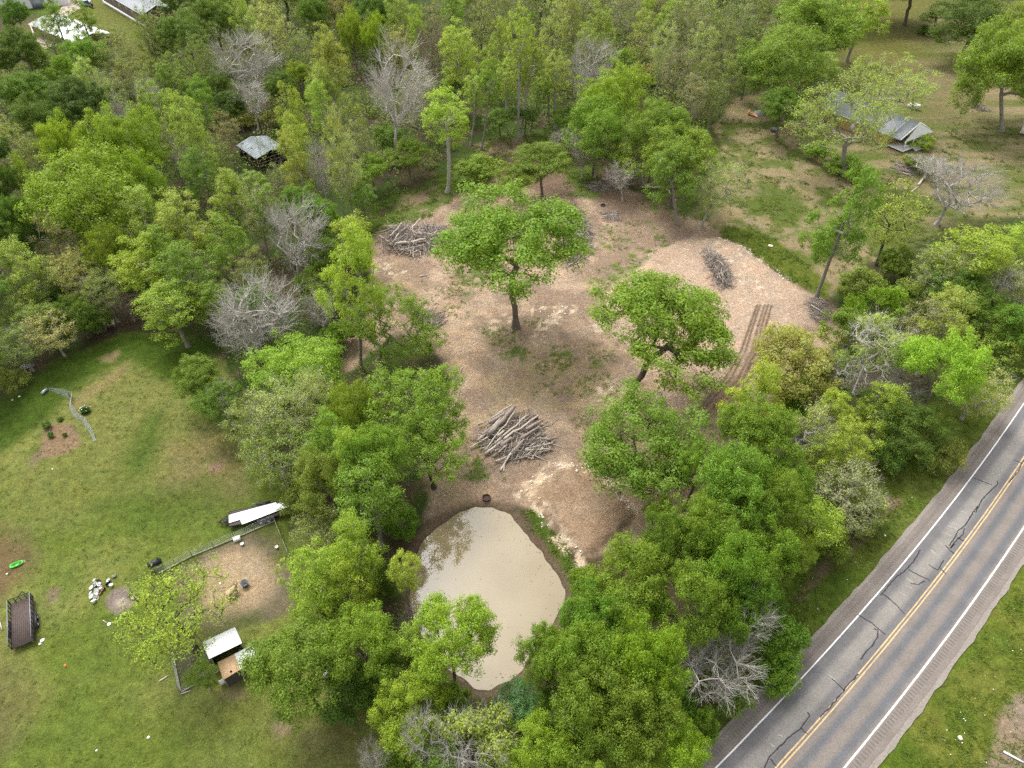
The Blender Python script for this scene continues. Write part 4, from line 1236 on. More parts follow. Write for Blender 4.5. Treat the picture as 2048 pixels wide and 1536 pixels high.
plant_rows("trees of the wood, upper left by the far houses", """
oak | 25 | 28 | 55 | 16 | dark | dark tree in front of the white roof in the top left corner
oak | 38 | 95 | 90 | 18 | dark | big dark tree below the top left corner roofs
light | 105 | 28 | 60 | 14 | mid | small leafy tree before the white house roof, left of the truck
light | 168 | 42 | 58 | 14 | mid | small leafy tree directly below the dark blue truck
sparse | 95 | 68 | 50 | 12 | olive | thin olive tree on the pale driveway
oak | 165 | 98 | 85 | 14 | mid | green tree hiding the white house's lower wall
light | 82 | 118 | 48 | 13 | mid | narrow green tree at the big dark tree's right side
oak | 120 | 132 | 52 | 13 | mid | round small tree in front of the tree below the white house
sparse | 230 | 105 | 80 | 14 | olive | olive thin tree on the grass between the two far houses
sparse | 285 | 70 | 50 | 17 | olive | thin dark-trunked tree crossing the brown far house
sparse | 318 | 75 | 70 | 16 | grey | grey-green thin tree right of the brown far house | bark=dark
oak | 372 | 62 | 95 | 18 | dark | dark dense tree right of the far houses
oak | 425 | 30 | 85 | 18 | oak | dark green tree at the top edge left of the big grey tree
sparse | 398 | 118 | 60 | 15 | olive | thin olive tree with pale leaning stem
light | 352 | 150 | 82 | 14 | mid | round green tree in the wood below the dark dense tree
light | 182 | 160 | 60 | 14 | pale | pale green tree left of the small white dead top
sparse | 222 | 188 | 65 | 13 | grey | grey hazy tree beside the small white dead top
bare | 236 | 222 | 55 | 11 | pale | small white dead top poking from the wood behind yellow-green trees | bark=dead
sparse | 262 | 150 | 70 | 12 | olive | olive thin tree below the far lawn
sparse | 300 | 165 | 60 | 12 | olive | hazy olive tree right of the far lawn
oak | 45 | 180 | 95 | 16 | oak | dark green tree at the left edge, third crown down
oak | 150 | 198 | 110 | 17 | vdark | very dark tree above the big yellow-green trees
oak | 65 | 232 | 105 | 17 | dark | dark green tree at the left edge above the pale twiggy one
oak | 118 | 250 | 52 | 13 | blue | small bluish tree wedged behind the big yellow-green trees
sparse | 38 | 290 | 62 | 14 | pale | pale twiggy tree at the left edge
light | 52 | 352 | 44 | 13 | bright | small bright tree left of the big yellow-green trees
oak | 10 | 365 | 60 | 15 | dark | dark tree cut by the left edge below the pale twiggy one
dense | 130 | 300 | 95 | 20 | yg | left top of the big yellow-green trees
dense | 242 | 278 | 135 | 20 | yg | right top of the big yellow-green trees
dense | 165 | 385 | 215 | 21 | yg | broad front crown of the big yellow-green trees
dense | 265 | 360 | 110 | 17 | yg | shaded right flank of the big yellow-green trees
bare | 300 | 195 | 50 | 12 | grey | grey upright sticks behind the pale tall tree right of yellow-green crowns
light | 318 | 215 | 85 | 17 | light | light green tree right of the yellow-green crowns
light | 378 | 262 | 85 | 19 | light | pale tall tree left of the grey tin shed
light | 395 | 205 | 60 | 15 | mid | green tree behind the pale tall tree
sparse | 340 | 290 | 50 | 12 | grey | grey shaded tree in the gap right of yellow-green crowns
bare | 375 | 318 | 55 | 12 | pale | small bare white twigs left of the grey tin shed
bare | 492 | 118 | 130 | 17 | grey | big grey leafless tree in the upper wood
bare | 500 | 195 | 70 | 11 | grey | lower grey leafless tree under the big grey one
light | 478 | 38 | 72 | 17 | light | light green tree behind the big grey leafless tree
sparse | 545 | 60 | 88 | 18 | pale | pale tall thin tree right of the big grey leafless one
light | 525 | 15 | 60 | 17 | pale | pale tree at the top edge above the big grey one
oak | 625 | 22 | 60 | 16 | dark | dark round tree near the top edge in the middle-left wood
oak | 665 | -10 | 90 | 17 | dark | dark tree at the very top edge in the left wood
sparse | 590 | 95 | 60 | 14 | grey | grey-brown thin tree below the dark round one
dense | 597 | 148 | 48 | 10 | yg | small dark yellow-green tree right of the grey leafless tree
bush | 480 | 228 | 55 | 5 | gold | golden bush above the grey tin shed
bush | 435 | 235 | 60 | 5 | brown | brownish scrub left of the grey tin shed
bush | 540 | 236 | 40 | 4 | gold | yellowish bush right above the tin shed
light | 655 | 115 | 88 | 19 | light | tall pale green tree left of the white twig-crowned tree | var=0
light | 640 | 165 | 70 | 15 | light | pale green lower crown left of the white twig-crowned tree
dense | 702 | 58 | 58 | 17 | yg | yellow-green tree behind the tall pale one
dense | 748 | 68 | 52 | 17 | yg | second yellow-green tree behind the white twig-crowned tree
sparse | 690 | 25 | 60 | 15 | brown | brownish hazy tree near the top edge
oak | 742 | 15 | 90 | 17 | dark | dark tree at the top edge behind the yellow-green pair
light | 800 | 35 | 62 | 17 | light | light tree at the top edge right of the dark one
tall | 838 | 45 | 42 | 18 | lime | slim yellowish tree at the top edge
sparse | 872 | 42 | 58 | 18 | grey | thin grey tree at the top edge beside the slim yellowish one
sparse | 795 | 95 | 72 | 12 | gold | golden hazy tree behind the white twig-crowned tree
bare | 800 | 165 | 128 | 19 | pale | white twig-crowned leafless tree with dark trunk above the clearing | base=786,330 bark=dead
bare | 868 | 105 | 62 | 16 | brown | brownish leafless tree right behind the white twig-crowned one | bark=brown
sparse | 840 | 190 | 80 | 14 | grey | grey-green thin tree beside the white twig-crowned one
light | 925 | 105 | 92 | 20 | light | tall light tree with grey stem right of the white twig-crowned one
sparse | 962 | 55 | 55 | 18 | grey | dark-stemmed grey tree near the top middle | bark=dark
light | 580 | 222 | 68 | 17 | light | light green tree right of the tin shed, upper one
light | 642 | 218 | 62 | 16 | light | light tree behind the white sapling stems
sparse | 702 | 238 | 60 | 14 | olive | olive hazy tree left of the white twig-crowned trunk
light | 590 | 318 | 78 | 16 | light | light green tree below right of the tin shed
light | 590 | 275 | 60 | 14 | light | light green tree touching the tin shed's right side
sparse | 562 | 362 | 55 | 10 | grey | grey thin tree in front of the tin shed
bare | 640 | 335 | 52 | 14 | pale | pale bare sapling with brownish thicket behind
sparse | 690 | 335 | 68 | 19 | pale | tall pale sapling with white stem left of the grassy strip | base=708,448 bark=pale
sparse | 672 | 300 | 52 | 18 | pale | second tall pale sapling left of the grassy strip | base=690,440 bark=pale
oak | 742 | 335 | 75 | 9 | mid | green understory tree at the wood's edge by the grassy strip
oak | 815 | 300 | 85 | 9 | mid | green understory tree under the white twig-crowned tree
oak | 770 | 270 | 60 | 8 | oak | dark understory tree at the dark trunk's foot
sparse | 725 | 290 | 50 | 16 | grey | crooked grey sapling leaning over the grassy strip | base=790,372 bark=grey
light | 725 | 395 | 60 | 8 | mid | low green tree on the wood's edge above the left brush pile
""")
plant_rows("trees of the wood, top middle and right", """
tall | 1040 | 85 | 62 | 23 | light | tall pale green tree on long bare stems above the clearing, left one | base=1034,280 bark=pale
tall | 1062 | 130 | 60 | 21 | light | tall pale green tree on long bare stem, second from left | base=1044,272 bark=pale
tall | 1112 | 140 | 58 | 20 | light | slender green tree on bare stems right of the pair | base=1110,258 bark=pale
tall | 1012 | 155 | 48 | 19 | light | slender sapling with forked stem left of the tall pair | base=1015,268 bark=pale
tall | 955 | 180 | 55 | 19 | light | slender tree with knobby grey stem left of the forked sapling | base=942,290 bark=grey
tall | 980 | 165 | 48 | 17 | mid | thin stemmed green tree at the clearing's far edge | base=962,300 bark=grey
tall | 1082 | 180 | 42 | 16 | mid | short slim tree between the tall bare stems | base=1060,262 bark=grey
tall | 1095 | 165 | 45 | 18 | light | slim tree just left of the white thin tree's foot | base=1096,248 bark=grey
sparse | 1105 | 55 | 72 | 19 | pale | pale thin tree behind the slender green one
light | 1135 | 20 | 60 | 18 | pale | pale tree at the top edge behind the white thin tree
light | 1192 | 62 | 88 | 19 | light | light green crown behind the white thin tree
bare | 1186 | 130 | 95 | 17 | pale | white thin leafless tree left of the grove | bark=dead
bare | 1170 | 170 | 60 | 12 | grey | grey twiggy tree below the white thin tree
sparse | 1000 | 20 | 70 | 19 | grey | grey thin tree at the top edge left of tall pale ones
light | 985 | 90 | 60 | 18 | light | light tree left of the tall pale pair
sparse | 1255 | 22 | 80 | 17 | grey | grey hazy tree at the top edge above the grove
light | 1300 | 30 | 55 | 17 | light | light tree at the top edge above the grove
sparse | 1285 | 75 | 60 | 16 | gold | yellowish twiggy tree above the grove
sparse | 1322 | 100 | 60 | 17 | pale | white-stemmed twiggy tree above the grove | bark=dead
bush | 1252 | 115 | 60 | 6 | yg | yellow-green low tree behind the grove's top
bush | 1290 | 145 | 60 | 5 | brown | brownish scrub right of the grove's top
sparse | 1380 | 45 | 88 | 17 | grey | grey-green hazy tree at the top edge, right of middle
sparse | 1425 | 30 | 70 | 17 | pale | pale thin tree at the top edge, right of middle
sparse | 1475 | 40 | 70 | 17 | grey | grey hazy tree beside the big tree left of the meadow
light | 1345 | 20 | 60 | 17 | light | light green tree at the top edge between hazy trees
sparse | 1400 | 95 | 75 | 15 | pale | pale twiggy tree in the hazy wood, upper row
sparse | 1450 | 90 | 72 | 15 | olive | olive hazy tree in the wood, upper row right
sparse | 1350 | 145 | 70 | 14 | grey | grey hazy tree right behind the grove
sparse | 1405 | 150 | 72 | 14 | olive | olive hazy tree in the wood's lower row
sparse | 1455 | 150 | 72 | 13 | olive | olive hazy tree nearest the yard's grassy lane
sparse | 1385 | 190 | 62 | 12 | grey | grey twiggy tree above the grove's yard side
sparse | 1430 | 195 | 60 | 11 | olive | olive thin tree at the wood's tip by the yard
oak | 1500 | 120 | 60 | 13 | dark | dark tree between the hazy wood and the yard corner tree
oak | 1050 | 225 | 60 | 7 | dark | dark understory behind the tall bare stems
oak | 1000 | 235 | 60 | 7 | oak | dark understory tree left of the tall bare stems
oak | 1140 | 230 | 70 | 8 | oak | dark understory tree between slim stems and grove
oak | 905 | 170 | 60 | 9 | dark | dark understory behind the slim yellow-green tree
light | 900 | 25 | 60 | 17 | mid | green tree at the top edge above the tall light tree
oak | 560 | -35 | 120 | 18 | oak | tree behind the top edge above the pale thin tree
oak | 780 | -40 | 120 | 18 | oak | tree behind the top edge above the golden hazy tree
light | 960 | -40 | 120 | 18 | light | tree behind the top edge in the middle
oak | 1080 | -30 | 110 | 18 | mid | tree behind the top edge above the tall pale pair
sparse | 1200 | -25 | 110 | 17 | grey | grey tree behind the top edge above the light crown
sparse | 1320 | -30 | 110 | 17 | grey | grey tree behind the top edge above the hazy wood
oak | 1450 | -30 | 110 | 18 | oak | tree behind the top edge left of the meadow trees
oak | 350 | -20 | 90 | 17 | dark | dark tree at the very top edge right of the brown house
oak | 460 | -20 | 90 | 17 | oak | tree at the very top edge above the grey leafless one
""")
plant_rows("trees of the wood, left side above the lawn", """
oak | 30 | 440 | 85 | 17 | dark | dark green tree at the left edge below the small bright one
light | 280 | 435 | 112 | 17 | light | pale green tree right below the big yellow-green trees
light | 375 | 445 | 110 | 17 | light | pale green tree in front of the tin shed's left
light | 455 | 395 | 85 | 16 | light | light green tree left of the tall white leafless tree
light | 280 | 525 | 112 | 15 | bright | bright leafy tree above the little grey table
light | 380 | 545 | 115 | 15 | mid | green tree above the lawn's top edge
light | 345 | 615 | 130 | 12 | bright | bright leafy tree drooping over the lawn's top edge
light | 445 | 480 | 85 | 15 | mid | green tree left of the tall white leafless tree, lower one
sparse | 495 | 545 | 80 | 13 | olive | olive thin tree below the tall white leafless tree
light | 435 | 600 | 80 | 11 | mid | green tree between the leaning leafless tree and the lawn
light | 45 | 535 | 105 | 15 | light | pale green tree at the left edge beside the yellowish twiggy ones
light | 30 | 475 | 70 | 15 | mid | green tree at the left edge above the pale one
sparse | 122 | 485 | 92 | 14 | brown | reddish brown twiggy tree below the broad yellow-green crown
sparse | 148 | 545 | 85 | 12 | gold | yellowish twiggy tree in the wood left of the grey table
dense | 205 | 500 | 90 | 13 | yg | yellow-green low tree below the broad yellow-green crown
sparse | 205 | 580 | 80 | 10 | olive | olive tangle left above the little grey table
dense | 55 | 625 | 105 | 9 | olive | olive green thicket at the left edge above the lawn
sparse | 100 | 660 | 95 | 8 | gold | yellowish twiggy shrub hanging over the lawn's left corner
sparse | 35 | 690 | 80 | 8 | olive | olive scrub above the wire tangle at the left edge
dense | 150 | 625 | 80 | 8 | oak | dark green thicket left of the grey table
bush | 185 | 645 | 60 | 4 | dark | dark ivy-like bush left below the grey table
bush | 20 | 755 | 60 | 4 | olive | scrub at the left edge beside white litter
bush | 120 | 590 | 80 | 6 | dark | dark thicket in the wood's shade at left
bare | 250 | 600 | 70 | 6 | brown | bare brown branches arching over the grey table | bark=brown
sparse | 440 | 310 | 55 | 11 | olive | olive thin tree just left of the tin shed
light | 405 | 345 | 75 | 15 | mid | green tree between the pale tall tree and the tin shed
light | 505 | 372 | 66 | 9 | light | light green tree directly below the tin shed
sparse | 515 | 430 | 70 | 14 | grey | grey thin tree behind the tall white leafless one
light | 545 | 420 | 70 | 14 | mid | green tree behind the tall white leafless one
light | 330 | 500 | 80 | 15 | mid | green tree in the shade between two pale trees
oak | 640 | 430 | 80 | 12 | oak | shaded green tree left of the grassy strip
oak | 600 | 400 | 80 | 12 | oak | shaded green tree right of the tall white leafless one
oak | 655 | 510 | 80 | 11 | oak | shaded green tree between tall white tree and left brush pile
oak | 620 | 560 | 70 | 9 | oak | shaded small tree at the tall white tree's foot
oak | 510 | 600 | 80 | 10 | oak | shaded tree behind the leafless leaning trees
sparse | 450 | 265 | 60 | 12 | brown | brownish thin tree in the gap left above the tin shed
oak | 420 | 170 | 70 | 12 | dark | dark tree in the gap left of the lower grey leafless tree
oak | 460 | 205 | 60 | 10 | vdark | very dark low tree in the gap left of the golden bush
oak | 560 | 170 | 60 | 12 | dark | dark tree right of the lower grey leafless tree
oak | 290 | 130 | 60 | 10 | olive | olive low tree below the brown far house
oak | -60 | 120 | 120 | 17 | dark | dark tree mostly beyond the left edge below the corner roofs
oak | -60 | 300 | 130 | 17 | dark | dark tree mostly beyond the left edge by the pale twiggy one
oak | -60 | 450 | 130 | 16 | dark | dark tree mostly beyond the left edge, lower one
oak | -70 | 600 | 130 | 13 | oak | tree mostly beyond the left edge above the lawn
oak | -60 | 720 | 110 | 9 | oak | low tree beyond the left edge at the lawn's corner
""")

# low growth under the wood that nobody could count: one object
def undergrowth():
    rng = np.random.default_rng(77)
    regions = [[(-200, 820), (0, 770), (60, 740), (130, 690), (240, 640), (400, 660), (440, 720), (480, 800), (560, 940), (640, 1040), (700, 1060), (760, 1040), (830, 1040), (860, 1000),
                (840, 930), (870, 850), (880, 760), (800, 690), (690, 740), (700, 640), (730, 560), (720, 480), (760, 420), (880, 350), (940, 290), (1060, 258), (1180, 256), (1260, 330),
                (1400, 390), (1420, 260), (1470, 195), (1540, 180), (1620, 110), (1690, 50), (1700, -60), (300, -60), (290, 110), (220, 110), (140, 110), (60, 130), (0, 110), (-200, 60)],
               [(650, 1060), (760, 1050), (830, 1080), (810, 1180), (820, 1260), (860, 1320), (930, 1380), (1000, 1395), (1060, 1350), (1130, 1240), (1150, 1170), (1240, 1110), (1290, 1090), (1370, 1040),
                (1400, 960), (1450, 860), (1520, 810), (1580, 760), (1650, 690), (1700, 640), (1700, 560), (1800, 500), (1960, 450), (2200, 470), (2100, 660), (2000, 740), (1900, 850),
                (1780, 960), (1640, 1130), (1570, 1330), (1460, 1440), (1380, 1560), (800, 1560), (780, 1440), (700, 1380), (680, 1200)]]
    V, n_tot = [], 0
    tint = []
    for reg, dens, lo in ((regions[0], 4.0, 0), (regions[1], 3.5, 1), (regions[0], 9.0, 2)):
        P = poly_px(reg)
        mn, mx = P.min(0), P.max(0)
        n = int((mx - mn).prod() / dens)
        x, y = rng.uniform(mn[0], mx[0], n), rng.uniform(mn[1], mx[1], n)
        d = sdist(x, y, P)
        keep = (d < -0.5) & (fbm(x, y, 7, 3, 31) > 0.40) & (sdist(x, y, POND) > 1.5)
        x, y = x[keep], y[keep]
        z = height(x, y)
        h = rng.uniform(0.3, 2.2, len(x)) * (0.6 + 0.8 * rng.random(len(x)))
        rad = rng.uniform(0.6, 1.7, len(x))
        if lo == 2:
            z = z + rng.uniform(1.5, 6.5, len(x))
            h = rng.uniform(1.5, 3.5, len(x))
            rad = rng.uniform(0.9, 2.0, len(x))
        far = np.clip(y / 110, 0.6, 1.6)
        per = 26
        cx, cy, cz = np.repeat(x, per), np.repeat(y, per), np.repeat(z, per)
        dd = rng.normal(size=(len(cx), 3))
        dd /= np.linalg.norm(dd, axis=1, keepdims=True)
        pos = np.stack([cx, cy, cz], 1) + dd * np.stack([np.repeat(rad, per), np.repeat(rad, per), np.repeat(h * .6, per)], 1) + np.array([0, 0, 1]) * np.repeat(h * .6, per)[:, None]
        nrm = dd * .4 + rng.normal(size=pos.shape) * .5 + np.array([0, 0, .9])
        nrm /= np.linalg.norm(nrm, axis=1, keepdims=True)
        t = np.cross(nrm, rng.normal(size=pos.shape))
        t /= np.linalg.norm(t, axis=1, keepdims=True)
        b = np.cross(nrm, t)
        ln = (np.repeat(far, per) * .36 * rng.uniform(.6, 1.3, len(pos)))[:, None]
        V.append(np.stack([pos - t * ln / 2, pos + b * ln * .27, pos + t * ln / 2, pos - b * ln * .27], 1).reshape(-1, 3))
    v = np.concatenate(V)
    q = np.arange(len(v)).reshape(-1, 4)
    o = link("undergrowth", np_mesh("undergrowth", v, [q], LEAF))
    o.color = (.165, .225, .045, 1)
    tag(o, "low green undergrowth covering the floor of the wood", "undergrowth", kind="stuff")

    # thin grey saplings and dead sticks in the wood, likewise uncountable
    P = poly_px(regions[0])
    mn, mx = P.min(0), P.max(0)
    x, y = rng.uniform(mn[0], mx[0], 9000), rng.uniform(mn[1], mx[1], 9000)
    k = (sdist(x, y, P) < -1)
    x, y = x[k][:1900], y[k][:1900]
    z = height(x, y)
    p0 = np.stack([x, y, z], 1)
    hgt = rng.uniform(2, 8.5, len(x))
    p1 = p0 + np.stack([rng.normal(0, .12, len(x)) * hgt, rng.normal(0, .12, len(x)) * hgt, hgt], 1)
    a, b_, r0, r1 = [p0], [p1], [hgt * .008 + .02], [np.full(len(x), .015)]
    for _ in range(7):
        f = rng.uniform(.45, 1, (len(x), 1))
        s = p0 + (p1 - p0) * f
        d = rng.normal(size=p0.shape) * np.array([1, 1, .4]) + np.array([0, 0, .7])
        a.append(s)
        b_.append(s + d * rng.uniform(.4, 1.2, (len(x), 1)))
        r0.append(np.full(len(x), .022))
        r1.append(np.full(len(x), .008))
    v, f = tubes(np.concatenate(a), np.concatenate(b_), np.concatenate(r0), np.concatenate(r1), 3)
    o = link("woodland_stick_undergrowth", np_mesh("sticks", v, [f], BARK))
    o.color = (.27, .235, .20, 1)
    tag(o, "thin grey saplings and dead sticks crowding the wood", "undergrowth", kind="stuff")

undergrowth()

# tufts of weeds in the clearing and tall grass on the verges
def tufts(name, label, polys, dens, size, col, thr, seed, extra=None):
    rng = np.random.default_rng(seed)
    V = []
    for pts in polys:
        P = poly_px(pts) if extra is None else np.array(pts)
        mn, mx = P.min(0), P.max(0)
        n = int((mx - mn).prod() * dens)
        x, y = rng.uniform(mn[0], mx[0], n), rng.uniform(mn[1], mx[1], n)
        k = (sdist(x, y, P) < 0) & (fbm(x, y, 2.2, 4, 41) > thr)
        x, y = x[k], y[k]
        z = height(x, y)
        per = 9
        base = np.repeat(np.stack([x, y, z], 1), per, 0)
        m = len(base)
        base[:, :2] += rng.normal(0, size * .7, (m, 2))
        a = rng.uniform(0, 6.28, m)
        side = np.stack([np.cos(a), np.sin(a), np.zeros(m)], 1) * (size * .22)
        tip = np.stack([rng.normal(0, .7, m), rng.normal(0, .7, m), rng.uniform(.3, 1.0, m)], 1) * size
        V.append(np.stack([base - side, base + side, base + tip + side * .3, base + tip - side * .3], 1).reshape(-1, 3))
    v = np.concatenate(V)
    o = link(name, np_mesh(name, v, [np.arange(len(v)).reshape(-1, 4)], LEAF))
    o.color = (*col, 1)
    tag(o, label, "grass", kind="stuff")

tufts("weeds", "tufts of green weeds coming back in the cleared soil",
      [[(890, 590), (930, 510), (960, 500), (1000, 540), (930, 620)], [(960, 650), (1000, 645), (1070, 690), (1050, 725), (980, 705)], [(1090, 690), (1190, 690), (1215, 745), (1120, 765)],
       [(1160, 560), (1230, 515), (1330, 470), (1345, 490), (1260, 545), (1200, 590)], [(1190, 450), (1300, 440), (1330, 485), (1220, 510)], [(880, 890), (950, 870), (1010, 960), (890, 970)],
       [(1140, 820), (1205, 850), (1190, 890), (1150, 880)], [(840, 560), (900, 500), (960, 480), (940, 640), (880, 640)], [(1040, 640), (1095, 635), (1075, 675)], [(1070, 700), (1230, 700), (1240, 800), (1060, 800)],
       [(1270, 370), (1400, 390), (1420, 445), (1290, 430)], [(1420, 360), (1560, 300), (1640, 420), (1600, 500), (1480, 450)]],
      2.6, .20, (.15, .23, .040), .50, 3)
tufts("strip_grass", "rank green grass on the strip along the wood's edge",
      [[(700, 450), (760, 400), (890, 345), (905, 325), (1000, 258), (1190, 258), (1200, 320), (1180, 400), (1130, 390), (1120, 310), (1010, 315), (930, 385), (860, 435), (740, 475)],
       [(1436, 470), (1450, 452), (1500, 455), (1545, 480), (1600, 515), (1660, 570), (1645, 592), (1580, 562), (1530, 530), (1490, 500)],
       [(1052, 1022), (1075, 1018), (1105, 1060), (1140, 1110), (1160, 1135), (1200, 1180), (1150, 1190), (1125, 1140), (1080, 1080)]],
      2.2, .34, (.13, .20, .03), .44, 4)
vp = [[road_pt(s, l)[:2] for s, l in [(t, -6.2) for t in range(-20, 62, 6)] + [(t, -15.0) for t in range(58, -21, -6)]],
      [road_pt(s, l)[:2] for s, l in [(t, 6.3) for t in range(-30, 40, 6)] + [(t, 30.0) for t in range(36, -31, -6)]]]
tufts("verge_grass", "tall uneven grass on both road verges", vp, 5.0, .22, (.135, .195, .03), .40, 6, extra=1)

tufts("lawn_weeds", "small weed tufts and clover dotting the lawn",
      [[(-60, 900), (60, 780), (200, 690), (330, 680), (420, 720), (480, 900), (560, 980), (420, 1090), (300, 1150), (330, 1290), (360, 1400), (640, 1420), (740, 1540), (-60, 1540)]],
      .9, .16, (.125, .185, .035), .47, 8)
tufts("yard_weeds", "weed tufts scattered over the dry house yard",
      [[(1420, 380), (1440, 240), (1560, 220), (1640, 380), (1900, 230), (2048, 250), (2048, 430), (1780, 500), (1640, 560), (1480, 470)]], .8, .35, (.115, .165, .035), .53, 9)
def specks(name, label, kindname, pts, z, size, mat, poly=None):
    rng = np.random.default_rng(len(pts) + 5)
    b = MB()
    for (x, y) in pts:
        zz = hz(x, y) + z if poly is None else WATER_Z + .006
        r = size * rng.uniform(.5, 1.5)
        a = rng.uniform(0, 6.28)
        b.add([[x + r * math.cos(a + k * 1.57) * (1 if k % 2 else .6), y + r * math.sin(a + k * 1.57) * (1 if k % 2 else .6), zz] for k in range(4)], [[0, 1, 2, 3]])
    tag(b.build(name, mat), label, kindname, kind="stuff")
rng = np.random.default_rng(3)
fl = [road_pt(rng.uniform(-25, 35), 6.6 + rng.gamma(2.0, 2.6))[:2] for _ in range(130)] + [road_pt(rng.uniform(-20, 55), -6.5 - rng.gamma(1.6, 1.6))[:2] for _ in range(60)]
specks("wildflowers", "tiny white wildflowers dotted through the verge grass", "wildflowers", fl, .2, .055, M['white_plastic'])
xs = POND[:, 0].min() + rng.random(900) * np.ptp(POND[:, 0])
ys = POND[:, 1].min() + rng.random(900) * np.ptp(POND[:, 1])
dd_ = sdist(xs, ys, POND)
kk_ = (dd_ < -.3) & (rng.random(900) < np.exp(dd_ / 1.6) + .05)
specks("pond_debris", "leaf scraps floating along the pond's margin", "debris", np.stack([xs[kk_], ys[kk_]], 1), 0, .07, M['twig_dark'], 1)
# ------------------------------------------------------------------ trailers
def wheel(parent, x, y, z, r=.33, w=.22, white=False):
    t = MB()
    prof = [(r * .55, -w / 2), (r * .93, -w / 2), (r, -w * .3), (r, w * .3), (r * .93, w / 2), (r * .55, w / 2)]
    t.lathe(prof, k=20)
    rim = MB().lathe([(0.001, w * .30), (r * .2, w * .34), (r * .45, w * .2), (r * .56, w * .42), (r * .56, -w * .42), (r * .45, -w * .2), (.001, -w * .3)], k=20)
    wo = t.build("wheel", M['rubber'], parent, True)
    wo.location = (x, y, z)
    wo.rotation_euler = (0, math.pi / 2, 0)
    rim.build("rim", M['white_metal'] if white else M['steel'], wo, True)

def frame_from(front, back, z):
    """location and heading of something lying from back to front"""
    a, b = at(*front, z), at(*back, z)
    d = a - b
    return (a + b) / 2, math.atan2(-d.x, d.y), d.length

# mesh-sided utility trailer at the left edge: local +y is its front (away from the camera)
c, rz, L = frame_from((43, 1197), (46, 1292), .6)
root = empty("utility_trailer", (c.x, c.y, hz(c.x, c.y)), rz)
W, L, ZD = 2.05, 5.6, .58
b = MB()
for k in range(11):
    b.box((-W / 2 + (k + .5) * W / 11, 0, ZD), (W / 11 - .014, L, .045))
b.build("deck", M['deck_wood'], root)
b = MB()
for sx in (-1, 1):
    b.box((sx * (W / 2 + .04), 0, ZD - .05), (.07, L + .1, .13))
for sy in (-1, 1):
    b.box((0, sy * (L / 2 + .04), ZD - .05), (W, .07, .13))
for k in range(7):
    b.box((0, -L / 2 + (k + .5) * L / 7, ZD - .09), (W, .05, .09))
b.tube([(-.9, L / 2, .48), (0, L / 2 + 1.3, .48)], .05, 6).tube([(.9, L / 2, .48), (0, L / 2 + 1.3, .48)], .05, 6)
b.build("frame", M['black_steel'], root)
for sx in (-1, 1):
    s = MB()
    x = sx * (W / 2 + .04)
    s.box((x, 0, ZD + .80), (.055, L + .1, .055)).box((x, 0, ZD + .42), (.03, L, .03))
    for k in range(10):
        s.box((x, -L / 2 + k * L / 9, ZD + .40), (.055, .05, .78))
    for k in range(48):
        s.box((x, -L / 2 + (k + .5) * L / 48, ZD + .39), (.010, .010, .75))
    for k in range(7):
        s.box((x, 0, ZD + .08 + k * .105), (.008, L - .1, .008))
    s.build("side_panel", M['black_steel'], root)
    r = MB().box((x, 0, ZD + .836), (.05, L + .08, .012))
    r.build("top_rail", M['steel'], root)
s = MB()
s.box((0, L / 2 + .05, ZD + .80), (W, .055, .055)).box((0, L / 2 + .05, ZD + .42), (W, .03, .03))
for k in range(5):
    s.box((-W / 2 + k * W / 4, L / 2 + .05, ZD + .4), (.05, .05, .78))
for k in range(7):
    s.box((0, L / 2 + .05, ZD + .08 + k * .105), (W, .008, .008))
s.build("front_panel", M['black_steel'], root)
for sx in (-1, 1):
    f = MB()
    f.box((sx * (W / 2 + .22), -.35, .70), (.30, 1.75, .03)).box((sx * (W / 2 + .22), .56, .58), (.30, .22, .03)).box((sx * (W / 2 + .22), -1.26, .58), (.30, .22, .03))
    f.build("fender", M['black_steel'], root)
    for dy in (.10, -.82):
        wheel(root, sx * (W / 2 + .24), dy, .33, white=True)
for sx in (-1, 1):
    MB().box((sx * .85, -L / 2 - .085, ZD - .05), (.16, .02, .07)).build("tail_light", M['red'], root)
tag(root, "black mesh-sided utility trailer with brown plank deck on the lawn", "trailer")

# flat trailer with loose white roofing sheets; local +y is the tongue end
c, rz, L0 = frame_from((458, 1038), (548, 1018), .65)
root = empty("flatbed_trailer", (0, 0, 0), rz)
d = Vector((-math.sin(rz), math.cos(rz), 0))
W, L = 2.1, 7.0
front = at(458, 1038, .65)
cc = front - d * (L / 2)
root.location = (cc.x, cc.y, hz(cc.x, cc.y))
b = MB()
for k in range(9):
    b.box((-W / 2 + (k + .5) * W / 9, 0, .62), (W / 9 - .016, L, .045))
b.build("deck", M['deck_wood'], root)
b = MB()
for sx in (-1, 1):
    b.box((sx * (W / 2 + .04), 0, .58), (.07, L + .1, .16))
for sy in (-1, 1):
    b.box((0, sy * (L / 2 + .04), .58), (W, .07, .16))
b.build("frame", M['black_steel'], root)
b = MB().tube([(-.8, L / 2, .5), (0, L / 2 + 1.2, .5)], .055, 6).tube([(.8, L / 2, .5), (0, L / 2 + 1.2, .5)], .055, 6).box((0, L / 2 + .45, .53), (.6, .5, .04))
b.build("tongue", M['black_steel'], root)
MB().box((0, L / 2 + 1.2, .55), (.16, .3, .12)).tube([(.05, L / 2 + 1.0, .02), (.05, L / 2 + 1.0, .75)], .04, 8).build("hitch", M['rust'], root)
for sx in (-1, 1):
    MB().box((sx * (W / 2 + .22), -.5, .72), (.28, 1.7, .03)).build("fender", M['black_steel'], root)
    for dy in (-.05, -.95):
        wheel(root, sx * (W / 2 + .24), dy, .33, white=True)
MB().tube([(W / 2 + .1, .8, .6), (W / 2 + .12, .8, .95), (W / 2 + .3, .55, .98), (W / 2 + .3, .2, .7)], .035, 6).build("jack", M['steel'], root)
